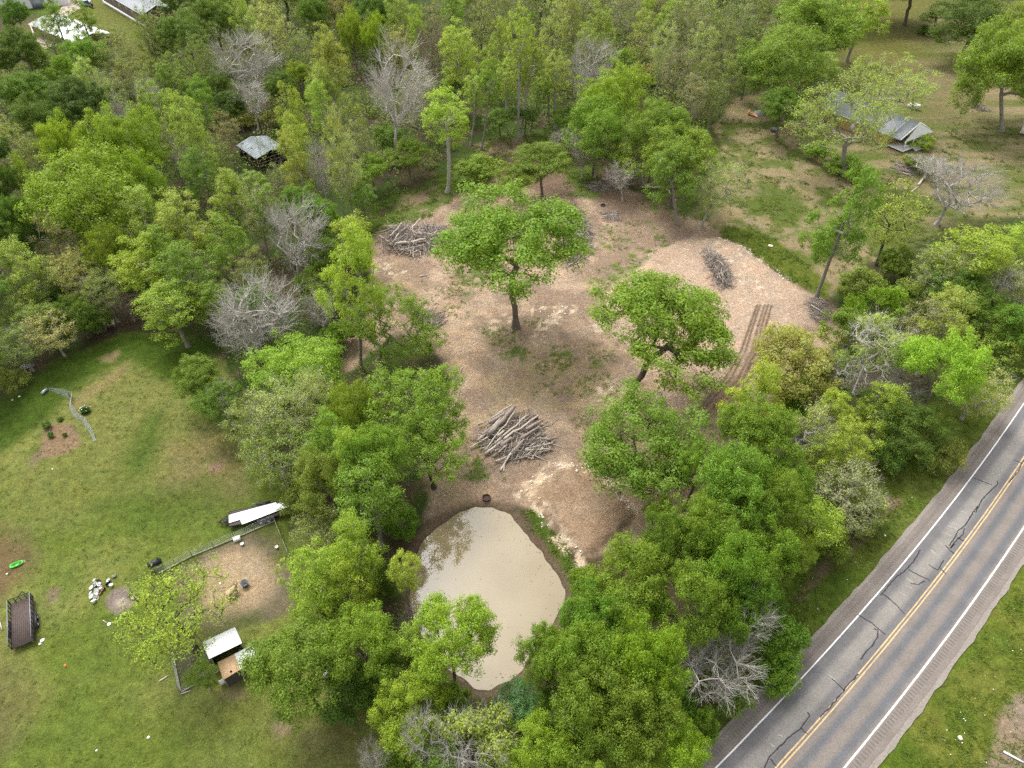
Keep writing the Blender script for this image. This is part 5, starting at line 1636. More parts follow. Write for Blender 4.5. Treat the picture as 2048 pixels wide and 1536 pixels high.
MB().box((W / 2 - .1, L / 2 + .02, .85), (.08, .08, .45)).build("stake_post", M['plywood'], root)
tag(root, "low black flatbed trailer parked half under the trees by the pen", "trailer")
def sheet(label, corners, z, wob):
    p = [at(x, y, z) for x, y in corners]
    b = MB()
    n, m = 14, 8
    v = []
    for i in range(n + 1):
        for j in range(m + 1):
            s, t = i / n, j / m
            q = (p[0] * (1 - s) + p[1] * s) * (1 - t) + (p[3] * (1 - s) + p[2] * s) * t
            v.append((q.x, q.y, z + wob * math.sin(s * 5 + t) + (.012 if j % 2 else 0)))
    v = np.array(v)
    f = [[i * (m + 1) + j, (i + 1) * (m + 1) + j, (i + 1) * (m + 1) + j + 1, i * (m + 1) + j + 1] for i in range(n) for j in range(m)]
    lo = v - np.array([0, 0, .02])
    k = len(v)
    b.add(np.concatenate([v, lo]), f, np.array(f)[:, ::-1] + k)
    rim = [i * (m + 1) for i in range(n + 1)] + [n * (m + 1) + j for j in range(1, m + 1)] + [i * (m + 1) + m for i in range(n - 1, -1, -1)] + [j for j in range(m - 1, 0, -1)]
    b.f.append(np.array([[rim[a], rim[(a + 1) % len(rim)], rim[(a + 1) % len(rim)] + k, rim[a] + k] for a in range(len(rim))]))
    o = b.build("metal_sheet", M['white_metal'])
    tag(o, label, "metal sheet", "white metal sheets on the flat trailer")
sheet("long white metal sheet lying along the flat trailer's deck", [(457, 1030), (552, 1004), (556, 1016), (458, 1046)], .72, .008)
sheet("white metal sheet skewed across the first one, overhanging the trailer's rear", [(480, 1040), (588, 992), (590, 1008), (484, 1049)], .80, .015)

# ------------------------------------------------------------------ pen fence
def fence(pts, label, mesh=True, board=True, hgt=1.25):
    root = empty("pen_fence", gp(*pts[0]))
    o3 = root.location
    P = [gp(*p) - o3 for p in pts]
    for a, c in zip(P[:-1], P[1:]):
        n = max(2, int((c - a).length / 2.2))
        for k in range(n + 1):
            q = a + (c - a) * (k / n)
            MB().tube([(q.x, q.y, q.z - .1), (q.x, q.y, q.z + hgt + .08)], .035, 6).build("post", M['old_wood'], root)
        d = c - a
        if board:
            MB().box(tuple((a + c) / 2 + Vector((0, 0, .10))), (d.length, .05, .20), math.atan2(d.y, d.x)).build("bottom_board", M['pale_wood'], root)
        w = MB()
        for z in np.linspace(.08, hgt, 9):
            w.tube([a + Vector((0, 0, z)), c + Vector((0, 0, z))], .007, 4, False)
        for k in range(int(d.length / .15)):
            q = a + d * (k * .15 / d.length)
            w.tube([q + Vector((0, 0, .05)), q + Vector((0, 0, hgt))], .006, 4, False)
        w.build("wire_mesh", M['wire'], root)
    tag(root, label, "fence")
fence([(318, 1148), (385, 1113), (470, 1078), (550, 1043)], "wire fence with pale bottom boards along the pen's upper side")
fence([(550, 1043), (580, 1117), (616, 1220)], "wire fence down the pen's right side toward the lime trees")
fence([(343, 1290), (363, 1386), (420, 1352), (445, 1340)], "low wire run fence with pale boards at the coop's lower left corner", hgt=1.1)

# ------------------------------------------------------------------ coops
def coop(label, roof_parts, zt, drop, wall, posts=True):
    """roof_parts: list of (corner pixels, material, part name); walls under their joint outline"""
    c0 = at(*roof_parts[0][0][0], 0)
    root = empty("animal_coop", (c0.x, c0.y, hz(c0.x, c0.y)))
    off = Vector((c0.x, c0.y, root.location.z))
    allp = []
    for i, (cs, mat, nm) in enumerate(roof_parts):
        p = [at(x, y, zt + i * .04) - off for x, y in cs]
        top = [(q.x, q.y, zt + i * .045 + (.22 if j in (0, 1) else 0) - off.z) for j, q in enumerate(p)]
        MB().slab(top, .05).build(nm, M[mat], root)
        allp.append([Vector(t) for t in top])
    for tp in allp:
        cen = sum(tp, Vector()) / 4
        q = [cen + (t - cen) * .90 for t in tp]
        b = MB()
        for j in range(4):
            a, c = q[j], q[(j + 1) % 4]
            if j in drop:
                continue
            b.quad((a.x, a.y, -.1), (c.x, c.y, -.1), (c.x, c.y, c.z - .06), (a.x, a.y, a.z - .06))
        b.build("wall", M[wall], root)
        for t in q:
            MB().box((t.x, t.y, (t.z - .06) / 2 - .02), (.09, .09, t.z - .02)).build("post", M['old_wood'], root)
    tag(root, label, "coop", "animal coops in the pen")
    return root
coop("white metal roofed coop under the loose pen tree", [([(405, 1287), (471, 1256), (484, 1286), (418, 1318)], 'white_metal', 'roof')], 2.0, (2,), 'wall_dark')
r2 = coop("coop roofed half in plywood, half in white metal", [([(436, 1327), (472, 1309), (482, 1338), (446, 1360)], 'plywood', 'plywood_roof'),
     ([(470, 1310), (512, 1288), (520, 1318), (480, 1339)], 'white_metal', 'metal_roof')], 1.9, (), 'wall_dark')
o3 = r2.location
p = at(462, 1343, 1.95) - o3
MB().lathe([(.09, 0), (.11, .03), (.001, .05)], (p.x, p.y, 2.0), 10).build("roof_cap", M['black_plastic'], r2)
p = gp(452, 1366) - o3
MB().box((p.x, p.y, .55), (.95, .06, .9), math.radians(33)).build("hatch", M['white_paint'], r2)

# ------------------------------------------------------------------ goat
def goat():
    a, b_ = gp(463, 1195), gp(472, 1184)
    d = (b_ - a).normalized()
    rz = math.atan2(d.y, d.x) - .15
    root = empty("goat", gp(466, 1190), rz)
    root.scale = (1.22, 1.22, 1.15)
    V = [(-.42, 0, .66), (-.15, 0, .66), (.18, 0, .68), (.40, 0, .74), (.56, 0, .92), (.66, 0, .95), (.82, 0, .86)]
    Rr = [.25, .29, .29, .25, .14, .125, .075]
    E = [(i, i + 1) for i in range(6)]
    legs = []
    for sx, base, pts in ((1, 3, [(.36, .11, .5), (.37, .12, .28), (.38, .12, .02)]), (-1, 3, [(.34, -.11, .5), (.43, -.12, .29), (.46, -.12, .02)]),
                          (1, 0, [(-.42, .11, .48), (-.50, .12, .27), (-.46, .12, .02)]), (-1, 0, [(-.40, -.11, .48), (-.42, -.12, .27), (-.36, -.12, .02)])):
        prev = base
        for p_, r_ in zip(pts, (.085, .045, .04)):
            V.append(p_)
            Rr.append(r_)
            E.append((prev, len(V) - 1))
            prev = len(V) - 1
    V += [(-.58, 0, .72), (-.64, 0, .62)]
    Rr += [.05, .03]
    E += [(0, len(V) - 2), (len(V) - 2, len(V) - 1)]
    me = bpy.data.meshes.new("goat_body")
    me.from_pydata(V, E, [])
    o = link("body", me, root)
    sk = o.modifiers.new("skin", 'SKIN')
    for i, r_ in enumerate(Rr):
        me.skin_vertices[0].data[i].radius = (r_, r_)
    me.skin_vertices[0].data[1].use_root = True
    ss = o.modifiers.new("smooth", 'SUBSURF')
    ss.levels = ss.render_levels = 2
    m, nt, bs, _ = new_mat("goat_hide")
    tc = nt.nodes.new("ShaderNodeTexCoord")
    sx = nt.nodes.new("ShaderNodeSeparateXYZ")
    nt.links.new(tc.outputs["Object"], sx.inputs[0])
    n = noise_node(nt, 7, 4)
    leg = maprange(nt, sx.outputs[2], .42, .52, 1, 0)
    face = maprange(nt, sx.outputs[0], .66, .78, 0, 1)
    k = math_node(nt, 'MAXIMUM', leg, face)
    nt.links.new(mix_col(nt, k, mix_col(nt, n.outputs[0], (.33, .23, .14), (.50, .38, .25)), (.025, .02, .017)), bs.inputs["Base Color"])
    bs.inputs["Roughness"].default_value = .9
    me.materials.append(m)
    for s in (-1, 1):
        MB().tube([(.60, s * .04, 1.01), (.55, s * .07, 1.13), (.46, s * .09, 1.18), (.40, s * .10, 1.15)], [.025, .02, .014, .006], 6).build("horn", M['goat_dark'], root, True)
        MB().tube([(.60, s * .07, .98), (.57, s * .15, .95), (.55, s * .20, .89)], [.02, .04, .015], 6).build("ear", M['goat_dark'], root, True)
    tag(root, "tan goat with black legs standing on the bare ground of the pen", "goat")
goat()

# ------------------------------------------------------------------ small things on the lawn and in the pen
def single(name, label, cat, px, py, build, mat, group=None, rz=0.0, dz=0.0, smooth=True):
    b = MB()
    build(b)
    o = b.build(name, M[mat], None, smooth)
    o.location = gp(px, py, dz)
    o.rotation_euler = (0, 0, rz)
    tag(o, label, cat, group)
    return o
def pail(r=.16, h=.34):
    return lambda b: b.lathe([(.001, .01), (r * .8, .01), (r, h), (r * 1.07, h), (r * 1.07, h * .93), (r * .97, h * .93), (r * .78, .04), (.001, .04)], k=18)
def lump(r, sq=.6, seed=0):
    def f(b):
        rr = np.random.default_rng(seed)
        prof = [(.001, 0), (r * .9, .02), (r, r * sq * .5), (r * .75, r * sq), (.001, r * sq * 1.15)]
        b.lathe(prof, k=12)
        b.v[-1][:, :2] *= 1 + rr.normal(0, .12, (len(b.v[-1]), 1))
    return f
def bar(L, w, h):
    return lambda b: b.box((0, 0, h / 2), (L, w, h)).box((L * .3, 0, h + .002), (.02, w, .004))
single("plastic_drum", "grey plastic tub standing on the bare pen ground near the goat", "tub", 491, 1171, pail(.42, .62), 'grey_plastic')
single("white_crate", "white plastic box against the pen's upper fence", "box", 475, 1080, lambda b: b.box((0, 0, .2), (.75, .5, .4)).box((0, 0, .42), (.80, .55, .05)), 'white_plastic', rz=.4, smooth=False)
single("pail", "small white pail near the white box in the pen", "pail", 485, 1090, pail(.19, .3), 'white_plastic')
single("pail", "white pail by the pen's right fence", "pail", 554, 1096, pail(.19, .3), 'white_plastic')
single("pail", "small white pail among the pen tree's leaves", "pail", 397, 1140, pail(.16, .26), 'white_plastic')
single("bone_scrap", "small pale scrap near the middle of the pen", "scrap", 441, 1167, lump(.13, .5, 2), 'white_plastic')
# grill by the fence
g = empty("barrel_grill", gp(314, 1134), math.radians(25))
MB().tube([(-.7, 0, .85), (.7, 0, .85)], .34, 18).build("barrel", M['black_plastic'], g, True)
for sx in (-1, 1):
    for sy in (-1, 1):
        MB().tube([(sx * .55, sy * .15, .6), (sx * .6, sy * .28, 0)], .03, 6).build("leg", M['black_steel'], g)
MB().box((0, -.45, .8), (1.0, .22, .03)).build("shelf", M['black_steel'], g)
MB().tube([(.5, 0, 1.15), (.5, 0, 1.65)], .06, 8).build("chimney", M['black_steel'], g)
tag(g, "black barrel grill standing by the pen's upper left corner", "grill")
# green toy sled
g = empty("toy_sled", gp(34, 1130), math.radians(30))
b = MB()
v, n = [], 16
for zz, s in ((.0, .75), (.05, .85), (.22, 1.0), (.22, 1.08), (.17, 1.08)):
    for i in range(n):
        a = i * 2 * math.pi / n
        v.append((.62 * s * math.copysign(abs(math.cos(a)) ** .6, math.cos(a)), .30 * s * math.copysign(abs(math.sin(a)) ** .6, math.sin(a)), zz))
f = [[r_ * n + i, r_ * n + (i + 1) % n, (r_ + 1) * n + (i + 1) % n, (r_ + 1) * n + i] for r_ in range(4) for i in range(n)]
b.add(v, f, [list(range(n))[::-1]])
b.build("hull", M['green_plastic'], g, True)
MB().tube([(.6, .1, .2), (.85, .12, .1), (.9, -.1, .08), (.62, -.1, .2)], .015, 6).build("tow_rope", M['white_plastic'], g)
tag(g, "bright green toy sled on the brown patch at the left edge", "sled")
# heap of plant pots and bags
rr = random.Random(4)
spots = [(192, 1163), (189, 1170), (186, 1177), (190, 1183), (196, 1168), (199, 1176), (194, 1187), (185, 1188), (187, 1195), (193, 1195), (201, 1170), (205, 1174), (203, 1181), (197, 1181), (220, 1162), (223, 1174), (229, 1155), (189, 1206)]
wheres = ["topmost of the pot heap", "left of the topmost pot", "on the heap's left side", "on the heap's left, lower", "just right of the topmost pot", "in the middle of the heap", "low in the heap by the stick",
          "at the heap's lower left corner", "lowest left of the heap", "lowest beside the stick's end", "at the heap's upper right", "rightmost of the main heap", "beside the orange stick's middle", "in the heap's centre, lower",
          "apart on the right of the heap, upper", "apart on the right of the heap, larger", "farthest right above the ash ring", "apart below the heap on the grass"]
proto_pot = None
for k, ((x, y), w) in enumerate(zip(spots, wheres)):
    o = single("plant_pot", "white plastic pot " + w, "plant pot", x, y, pail(rr.uniform(.17, .26), rr.uniform(.22, .34)), 'white_plastic', "white pots and bags heaped by the ash ring")
    o.rotation_euler = (rr.uniform(-.9, .9), rr.uniform(-.9, .9), 0)
    o.location.z += .08
for k, ((x, y), w) in enumerate(zip([(198, 1164), (196, 1175), (201, 1186), (215, 1170), (218, 1166), (208, 1178)], ["beside the topmost white pot", "in the middle of the white pots", "by the lower end of the orange stick", "left of the large white pot", "behind the large white pot", "at the top of the orange stick"])):
    o = single("plant_pot", "black plastic pot " + w, "plant pot", x, y, pail(.20, .26), 'black_plastic', "black pots in the heap by the ash ring")
    o.rotation_euler = (rr.uniform(-.5, .5), rr.uniform(-.5, .5), 0)
def stick(name, label, cat, a, c, r, mat, z0=.06, z1=.06, group=None):
    p, q = gp(*a, z0), gp(*c, z1)
    o = MB().tube([Vector((0, 0, 0)), (q - p) * .5 + Vector((0, 0, .01)), q - p], [r, r * .95, r * .85], 8).build(name, M[mat], None, True)
    o.location = p
    return tag(o, label, cat, group)
stick("garden_stake", "orange wooden stake lying against the pot heap", "stake", (209, 1177), (197, 1193), .06, 'orange', .2, .06)
g = empty("shovel", gp(214, 1246), 0)
p, q = gp(206, 1241) - g.location, gp(216, 1247) - g.location
MB().tube([p + Vector((0, 0, .05)), q + Vector((0, 0, .05))], .03, 6).build("handle", M['pale_wood'], g)
MB().lathe([(.001, .03), (.16, .02), (.2, .06), (.19, .08), (.001, .06)], tuple(q + (q - p).normalized() * .2), 12).build("blade", M['white_plastic'], g)
tag(g, "shovel lying on the lawn left of the pen tree", "shovel")
# stones of the burn ring
for k, (x, y, w) in enumerate([(258, 1192, "dark stone at the ash ring's upper right"), (266, 1196, "pale stone at the ash ring's right edge")]):
    single("stone", w, "stone", x, y, lump(.22, .7, k), 'limestone' if k else 'wall_dark')
# scraps
for x, y, r, w in [(85, 1281, .22, "white scrap lying near the trailer's rear corner"), (80, 1288, .15, "small round white lump below the white scrap by the trailer"), (14, 1148, .10, "small white ball at the left edge below the sled"),
                   (297, 1475, .14, "small white scrap alone on the lower lawn"), (193, 1501, .10, "tiny white speck low on the lawn"), (105, 938, .11, "white ball below the garden bed"), (39, 793, .16, "white scrap at the wood's edge near the roll of wire"),
                   (25, 800, .12, "smaller white scrap at the left edge of the wood")]:
    single("litter_scrap", w, "litter", x, y, lump(r, .5, int(x)), 'white_plastic')
single("litter_scrap", "small red scrap on the lawn right of the trailer", "litter", 130, 1331, lump(.15, .4, 9), 'red')
for k, (x, y, w) in enumerate([(625, 1320, "top"), (632, 1327, "second"), (647, 1333, "third"), (654, 1343, "largest"), (650, 1350, "lowest"), (640, 1322, "small"), (657, 1336, "right-hand")]):
    single("litter_scrap", f"white bag scrap under the coop's big tree, {w} of the trail", "litter", x, y, lump(.28 if k in (2, 3) else .18, .6, k), 'white_plastic', "white scraps beside the coop's tree")
stick("board", "pale board lying on the lawn left of the run fence", "board", (319, 1363), (337, 1352), .07, 'pale_wood')
stick("board", "pale board lying below the run fence's corner", "board", (363, 1388), (381, 1382), .06, 'pale_wood')
stick("board", "pale board cut by the left edge beside the mesh trailer", "board", (-3, 1238), (5, 1260), .09, 'pale_wood')
# garden bed plants
def herb(label, px, py, r, h, tone, flowers=False, n=70):
    g = empty("garden_plant", gp(px, py))
    rng = np.random.default_rng(int(px))
    a = rng.uniform(0, 6.28, n)
    rad = r * np.sqrt(rng.random(n))
    p0 = np.stack([rad * .3 * np.cos(a), rad * .3 * np.sin(a), np.zeros(n)], 1)
    p1 = np.stack([rad * np.cos(a), rad * np.sin(a), h * rng.uniform(.4, 1, n)], 1)
    s = np.stack([-np.sin(a), np.cos(a), np.zeros(n)], 1) * r * .16
    v = np.stack([p0, (p0 + p1) / 2 + s + [0, 0, .06], p1, (p0 + p1) / 2 - s + [0, 0, .06]], 1).reshape(-1, 3)
    o = link("foliage", np_mesh("herb", v, [np.arange(4 * n).reshape(-1, 4)], LEAF), g)
    o.color = (*tone, 1)
    if flowers:
        b = MB()
        for k in range(9):
            b.lathe([(.001, .02), (.07, 0), (.06, .04), (.001, .05)], tuple(p1[k] + [0, 0, .03]), 6)
        b.build("blossom", M['white_plastic'], g)
    tag(g, label, "plant", "plants in and beside the garden bed")
herb("tall pale-leaved plant at the garden bed's upper corner", 96, 855, .75, 1.0, (.16, .24, .09), False, 110)
herb("dark green plant on the garden bed's left side", 104, 873, .6, .7, (.09, .19, .06))
herb("small round green plant in the middle of the garden bed", 131, 872, .40, .5, (.07, .17, .045))
herb("low weedy plant along the garden bed's top edge", 122, 840, .55, .4, (.12, .18, .05))
herb("dark plant with white blossoms right of the wire mesh strip", 172, 824, .85, .6, (.06, .13, .03), True, 120)
# loose wire mesh strip and its roll
g = empty("wire_mesh_strip", gp(140, 820))
o3 = g.location
cl = [gp(x, y) - o3 for x, y in [(95, 779), (122, 790), (141, 798), (138, 818), (150, 836), (166, 845), (178, 862), (188, 884)]]
hg = [.3, .9, 1.1, .9, .8, .7, .5, .2]
b = MB()
for a, c, h0, h1 in zip(cl[:-1], cl[1:], hg[:-1], hg[1:]):
    n = max(2, int((c - a).length / .12))
    for k in range(n):
        t = k / n
        q = a + (c - a) * t
        hh = h0 * (1 - t) + h1 * t
        b.tube([q + Vector((0, 0, .03)), q + Vector((.35, .5 * hh, hh * .8))], .010, 3, False)
    for z in np.linspace(0, 1, 8):
        b.tube([a + Vector((.35 * z, .5 * h0 * z, .03 + h0 * .8 * z)), c + Vector((.35 * z, .5 * h1 * z, .03 + h1 * .8 * z))], .010, 3, False)
b.build("mesh", M['wire'], g)
p = gp(143, 797) - o3
MB().tube([p, p + Vector((0, 0, 1.2))], .06, 6).build("stake", M['rust'], g)
tag(g, "slack grey wire mesh strip curving past the garden bed", "wire mesh")
stick("wire_roll", "grey roll of wire lying at the end of the slack mesh strip", "wire roll", (85, 790), (95, 780), .24, 'steel', .24, .24)
# little table and wire tangle at the wood's edge
g = empty("small_table", gp(222, 655), math.radians(25))
MB().box((0, 0, .85), (1.55, 1.15, .06)).build("table_top", M['pale_wood'], g)
for sx in (-1, 1):
    for sy in (-1, 1):
        MB().box((sx * .66, sy * .47, .41), (.09, .09, .82)).build("leg", M['old_wood'], g)
tag(g, "little weathered grey table at the lawn's top corner by the wood", "table")
g = empty("wire_tangle", gp(60, 737))
b = MB()
rng = np.random.default_rng(8)
for k in range(9):
    a = np.linspace(0, 6.28, 16)
    cx, cy, r0 = rng.uniform(-.6, .6), rng.uniform(-.3, .3), rng.uniform(.3, .65)
    tl = rng.uniform(-.7, .7)
    b.tube(np.stack([cx + r0 * np.cos(a), cy + r0 * np.sin(a), .6 + tl * r0 * np.sin(a)], 1), .03, 5, False)
b.build("loops", M['steel'], g)
MB().tube([(.3, -.3, .4), (.9, -1.4, .05)], .035, 6).build("handle", M['pale_wood'], g)
tag(g, "tangle of pale metal loops in the scrub at the left wood's edge", "scrap metal")

# ------------------------------------------------------------------ fire ring
g = empty("fire_ring", gp(973, 997))
MB().lathe([(.48, 0), (.51, 0), (.54, .24), (.51, .27), (.46, .25), (.45, .03)], k=28).build("rim", M['rust'], g, True)
MB().lathe([(.001, .08), (.3, .06), (.45, .04)], k=20).build("ash_bed", M['wall_dark'], g)
tag(g, "rusty round fire ring on soil above the pond", "fire ring")
for x, y, w in [(1023, 1022, "dark stub at the pond's top edge"), (1027, 1040, "dark stub on the pond's upper right edge"), (1075, 1108, "dark snag poking from the pond's right edge")]:
    o = stick("snag", w, "snag", (x, y), (x + 5, y - 2), .10, 'twig_dark', -.3, .12)
single("tyre", "black tyre lying in soil near the grove at the clearing's top", "tyre", 1206, 411, lambda b: b.lathe([(.28, .02), (.44, 0), (.52, .1), (.44, .22), (.28, .2), (.3, .11), (.28, .02)], k=20), 'rubber')
single("stump", "red-brown stump block on the log pile's far side", "stump", 1071, 839, lambda b: b.lathe([(.001, .02), (.36, 0), (.33, .55), (.001, .58)], k=12), 'rust', dz=.1)

# ------------------------------------------------------------------ brush piles and logs
def brush(label, outline, hmax, n, mat, seed, direction=None, lmin=.8, lmax=2.6, r=.03, group="brush piles in the clearing", jitter=.6):
    rng = np.random.default_rng(seed)
    P = poly_px(outline)
    c = P.mean(0)
    mn, mx = P.min(0), P.max(0)
    x, y = rng.uniform(mn[0], mx[0], n * 4), rng.uniform(mn[1], mx[1], n * 4)
    d = sdist(x, y, P)
    k = d < np.where(rng.random(len(d)) < .12, rng.exponential(.8, len(d)), (fbm(x, y, 1.6, 3, seed) - .55) * 2.5)
    x, y, d = x[k][:n], y[k][:n], d[k][:n]
    m = len(x)
    dep = np.clip(-d / max(1e-3, -d.min()), 0, 1)
    zt = height(x, y) + hmax * np.sqrt(dep) * rng.random(m) ** .45 + .05
    a = rng.uniform(0, 6.28, m) if direction is None else direction + rng.normal(0, jitter, m)
    L = rng.uniform(lmin, lmax, m)
    tilt = rng.normal(0, .18, m)
    dr = np.stack([np.cos(a), np.sin(a), tilt], 1)
    mid = np.stack([x, y, zt], 1)
    p0, p1 = mid - dr * L[:, None] / 2, mid + dr * L[:, None] / 2
    p0[:, 2] = np.maximum(p0[:, 2], height(p0[:, 0], p0[:, 1]) + .03)
    p1[:, 2] = np.maximum(p1[:, 2], height(p1[:, 0], p1[:, 1]) + .03)
    rr_ = r * rng.uniform(.4, 1.6, m)
    pm = (p0 + p1) / 2 + rng.normal(0, .06, (m, 3)) * L[:, None]
    def sticks(sel):
        return tubes(np.concatenate([p0[sel], pm[sel]]), np.concatenate([pm[sel], p1[sel]]), np.concatenate([rr_[sel], rr_[sel] * .85]), np.concatenate([rr_[sel] * .85, rr_[sel] * .6]), 5)
    pale = rng.random(m) < .30
    v, f = sticks(~pale)
    # a low core of soil and litter under the sticks
    o3 = Vector((c[0], c[1], 0))
    root = empty("brush_pile", o3)
    tag(link("stick_tangle", np_mesh("sticks", v - np.array(o3), [f], M[mat]), root), kind="stuff")
    v, f = sticks(pale)
    tag(link("pale_stick_tangle", np_mesh("sticks", v - np.array(o3), [f], M['log_pale']), root), kind="stuff")
    core = []
    ring = [((p_ - c) * s_ + c, z_) for s_, z_ in ((.80, -.05), (.6, .35), (.3, .6)) for p_ in P]
    vv = [(p_[0] - c[0], p_[1] - c[1], hz(*p_) + z_ * hmax - .02) for p_, z_ in ring] + [(0, 0, hz(*c) + hmax * .62)]
    nP = len(P)
    fs = [[r_ * nP + i, r_ * nP + (i + 1) % nP, (r_ + 1) * nP + (i + 1) % nP, (r_ + 1) * nP + i] for r_ in range(2) for i in range(nP)]
    ft = [[2 * nP + i, 2 * nP + (i + 1) % nP, 3 * nP] for i in range(nP)]
    link("litter_core", np_mesh("core", vv, [np.array(fs), np.array(ft)], M['twig_dark']), root)
    tag(root, label, "brush pile", group)
    return root

brush("tangle of thin branches under the central log pile", [(958, 868), (985, 838), (1030, 824), (1075, 845), (1098, 880), (1108, 900), (1075, 915), (1040, 928), (1000, 918), (970, 895)], .95, 460, 'twig', 1, math.radians(42), 1.0, 4.0, .045)
brush("wide dark brush pile left of the shade tree", [(765, 490), (775, 462), (810, 452), (850, 455), (880, 450), (895, 470), (888, 495), (860, 508), (815, 515), (785, 510)], 1.5, 520, 'twig', 2, None, 1.0, 4.2, .055)
brush("long curved brush pile right of the shade tree", [(1130, 425), (1150, 418), (1170, 440), (1185, 465), (1185, 495), (1165, 520), (1135, 530), (1130, 500), (1145, 470)], 1.2, 420, 'twig', 3, None, 1.0, 4.0, .05)
brush("upright twiggy brush pile behind the leaning tree", [(1395, 515), (1415, 505), (1440, 530), (1458, 548), (1460, 575), (1440, 590), (1420, 560)], 1.6, 420, 'twig', 4, math.radians(70), 1.0, 3.4, .035)
brush("small brush heap at the clearing's west edge", [(832, 628), (860, 622), (888, 632), (890, 655), (865, 665), (840, 650)], .9, 230, 'twig', 5, None, .6, 2.2, .03)
brush("flat heap of grey twigs at the clearing's east corner", [(1615, 605), (1640, 600), (1662, 625), (1660, 645), (1630, 645), (1612, 625)], .6, 380, 'twig', 6, math.radians(-40), .6, 2.2, .025)
brush("low scatter of reddish sticks below the grove", [(1200, 425), (1240, 420), (1245, 440), (1210, 445)], .25, 130, 'twig', 7, None, .4, 1.6, .03)
brush("scatter of roots under the grove's west edge", [(1170, 360), (1210, 365), (1250, 372), (1210, 385), (1175, 378)], .4, 130, 'twig', 8, math.radians(10), .5, 2.5, .04)
brush("old grey planks and sticks in front of the porch shrubs", [(1782, 335), (1810, 325), (1830, 340), (1835, 350), (1805, 352)], .35, 110, 'old_wood', 9, math.radians(-35), 1.0, 3.5, .06, None, .25)
brush("pile of pale dead branches beside the thick trunk at right", [(1935, 208), (1960, 208), (1978, 222), (1955, 224)], .5, 120, 'twig', 10, math.radians(-20), 1.0, 3.0, .03, None)

ZP = lambda x, y: (920 + x / 9.31, 800 + y / 9.31)
LOGS = [  # x1 y1 x2 y2 in the enlarged crop, radius, heights, material, label
    (540, 720, 1010, 260, .30, .9, 1.5, 'log_bark', "thickest bark-covered log across the central pile"),
    (330, 800, 835, 395, .15, .5, 1.4, 'log_pale', "pale log left beside the thickest log"),
    (190, 915, 520, 770, .09, .25, .8, 'log_pale', "thin pale pole sticking out farthest left of the pile"),
    (465, 1040, 1465, 405, .15, .35, 1.3, 'log_pale', "longest pale log running across the middle of the pile"),
    (475, 970, 1020, 370, .08, .4, 1.6, 'log_pale', "slim bent pole lying right of the thickest log"),
    (645, 870, 1240, 430, .11, .6, 1.5, 'log_pale', "pale pole just behind the longest log"),
    (545, 530, 830, 395, .22, 1.1, 1.5, 'log_bark', "short thick log at the pile's upper left"),
    (590, 460, 800, 355, .10, 1.3, 1.5, 'log_pale', "short pale pole on top of the pile's upper left"),
    (700, 330, 970, 190, .10, .9, 1.1, 'log_pale', "pale pole at the pile's far top"),
    (760, 905, 960, 790, .24, .6, .9, 'log_bark', "short thick log end below the longest log"),
    (620, 1070, 860, 925, .11, .3, .8, 'log_pale', "forked pale pole at the pile's near edge"),
    (750, 1330, 950, 1045, .13, .12, .6, 'log_pale', "forked log lying out toward the fire ring"),
    (815, 1340, 825, 1230, .07, .10, .25, 'log_pale', "short prong beside the forked log"),
    (660, 1160, 865, 1105, .09, .2, .5, 'log_pale', "short pale pole at the pile's lower front"),
    (1215, 965, 1720, 845, .08, .6, .5, 'log_pale', "upper of two thin pale poles on the pile's right"),
    (1215, 992, 1700, 935, .08, .6, .35, 'log_pale', "lower of two thin pale poles on the pile's right"),
    (1230, 640, 1530, 480, .20, 1.0, 1.1, 'log_bark', "grey log on the pile's upper right"),
    (1130, 800, 1480, 600, .16, .9, 1.1, 'log_bark', "grey log below the upper right log"),
    (1420, 760, 1700, 765, .17, .5, .3, 'log_bark', "brown log end pointing right out of the pile"),
    (1260, 1090, 1380, 1100, .10, .15, .12, 'log_pale', "short stub lying at the pile's lower right"),
    (410, 720, 610, 590, .14, .7, 1.1, 'log_bark', "dark log between the two left pale logs"),
    (700, 760, 815, 680, .17, .8, 1.1, 'log_pale', "pale sawn stub right of the thickest log"),
    (340, 500, 480, 460, .14, .5, .6, 'log_bark', "dark log end at the pile's far left"),
    (960, 1030, 1190, 830, .14, .5, 1.0, 'log_bark', "crooked grey log in the pile's lower middle"),
]
def log(a, c, r, z0, z1, mat, label, group):
    r = r * 1.22
    p, q = gp(*a, z0), gp(*c, z1)
    rng = np.random.default_rng(int(a[0] * 3 + c[1]))
    t = np.linspace(0, 1, 7)[:, None]
    L = (q - p).length
    pts = np.array([0, 0, 0])[None] * (1 - t) + np.array(q - p)[None] * t + rng.normal(0, .012, (7, 3)) * L * np.sin(t * math.pi)
    o = MB().tube(pts, np.linspace(r, r * .72, 7) * (1 + rng.normal(0, .05, 7)), 10).build("log", M[mat], None, True)
    o.location = p
    tag(o, label, "log", group)
for x1, y1, x2, y2, r, z0, z1, mat, lab in LOGS:
    log(ZP(x1, y1), ZP(x2, y2), r, z0, z1, mat, lab, "logs of the central pile")
ZL = lambda x, y: (720 + x / 10.24, 420 + y / 10.24)
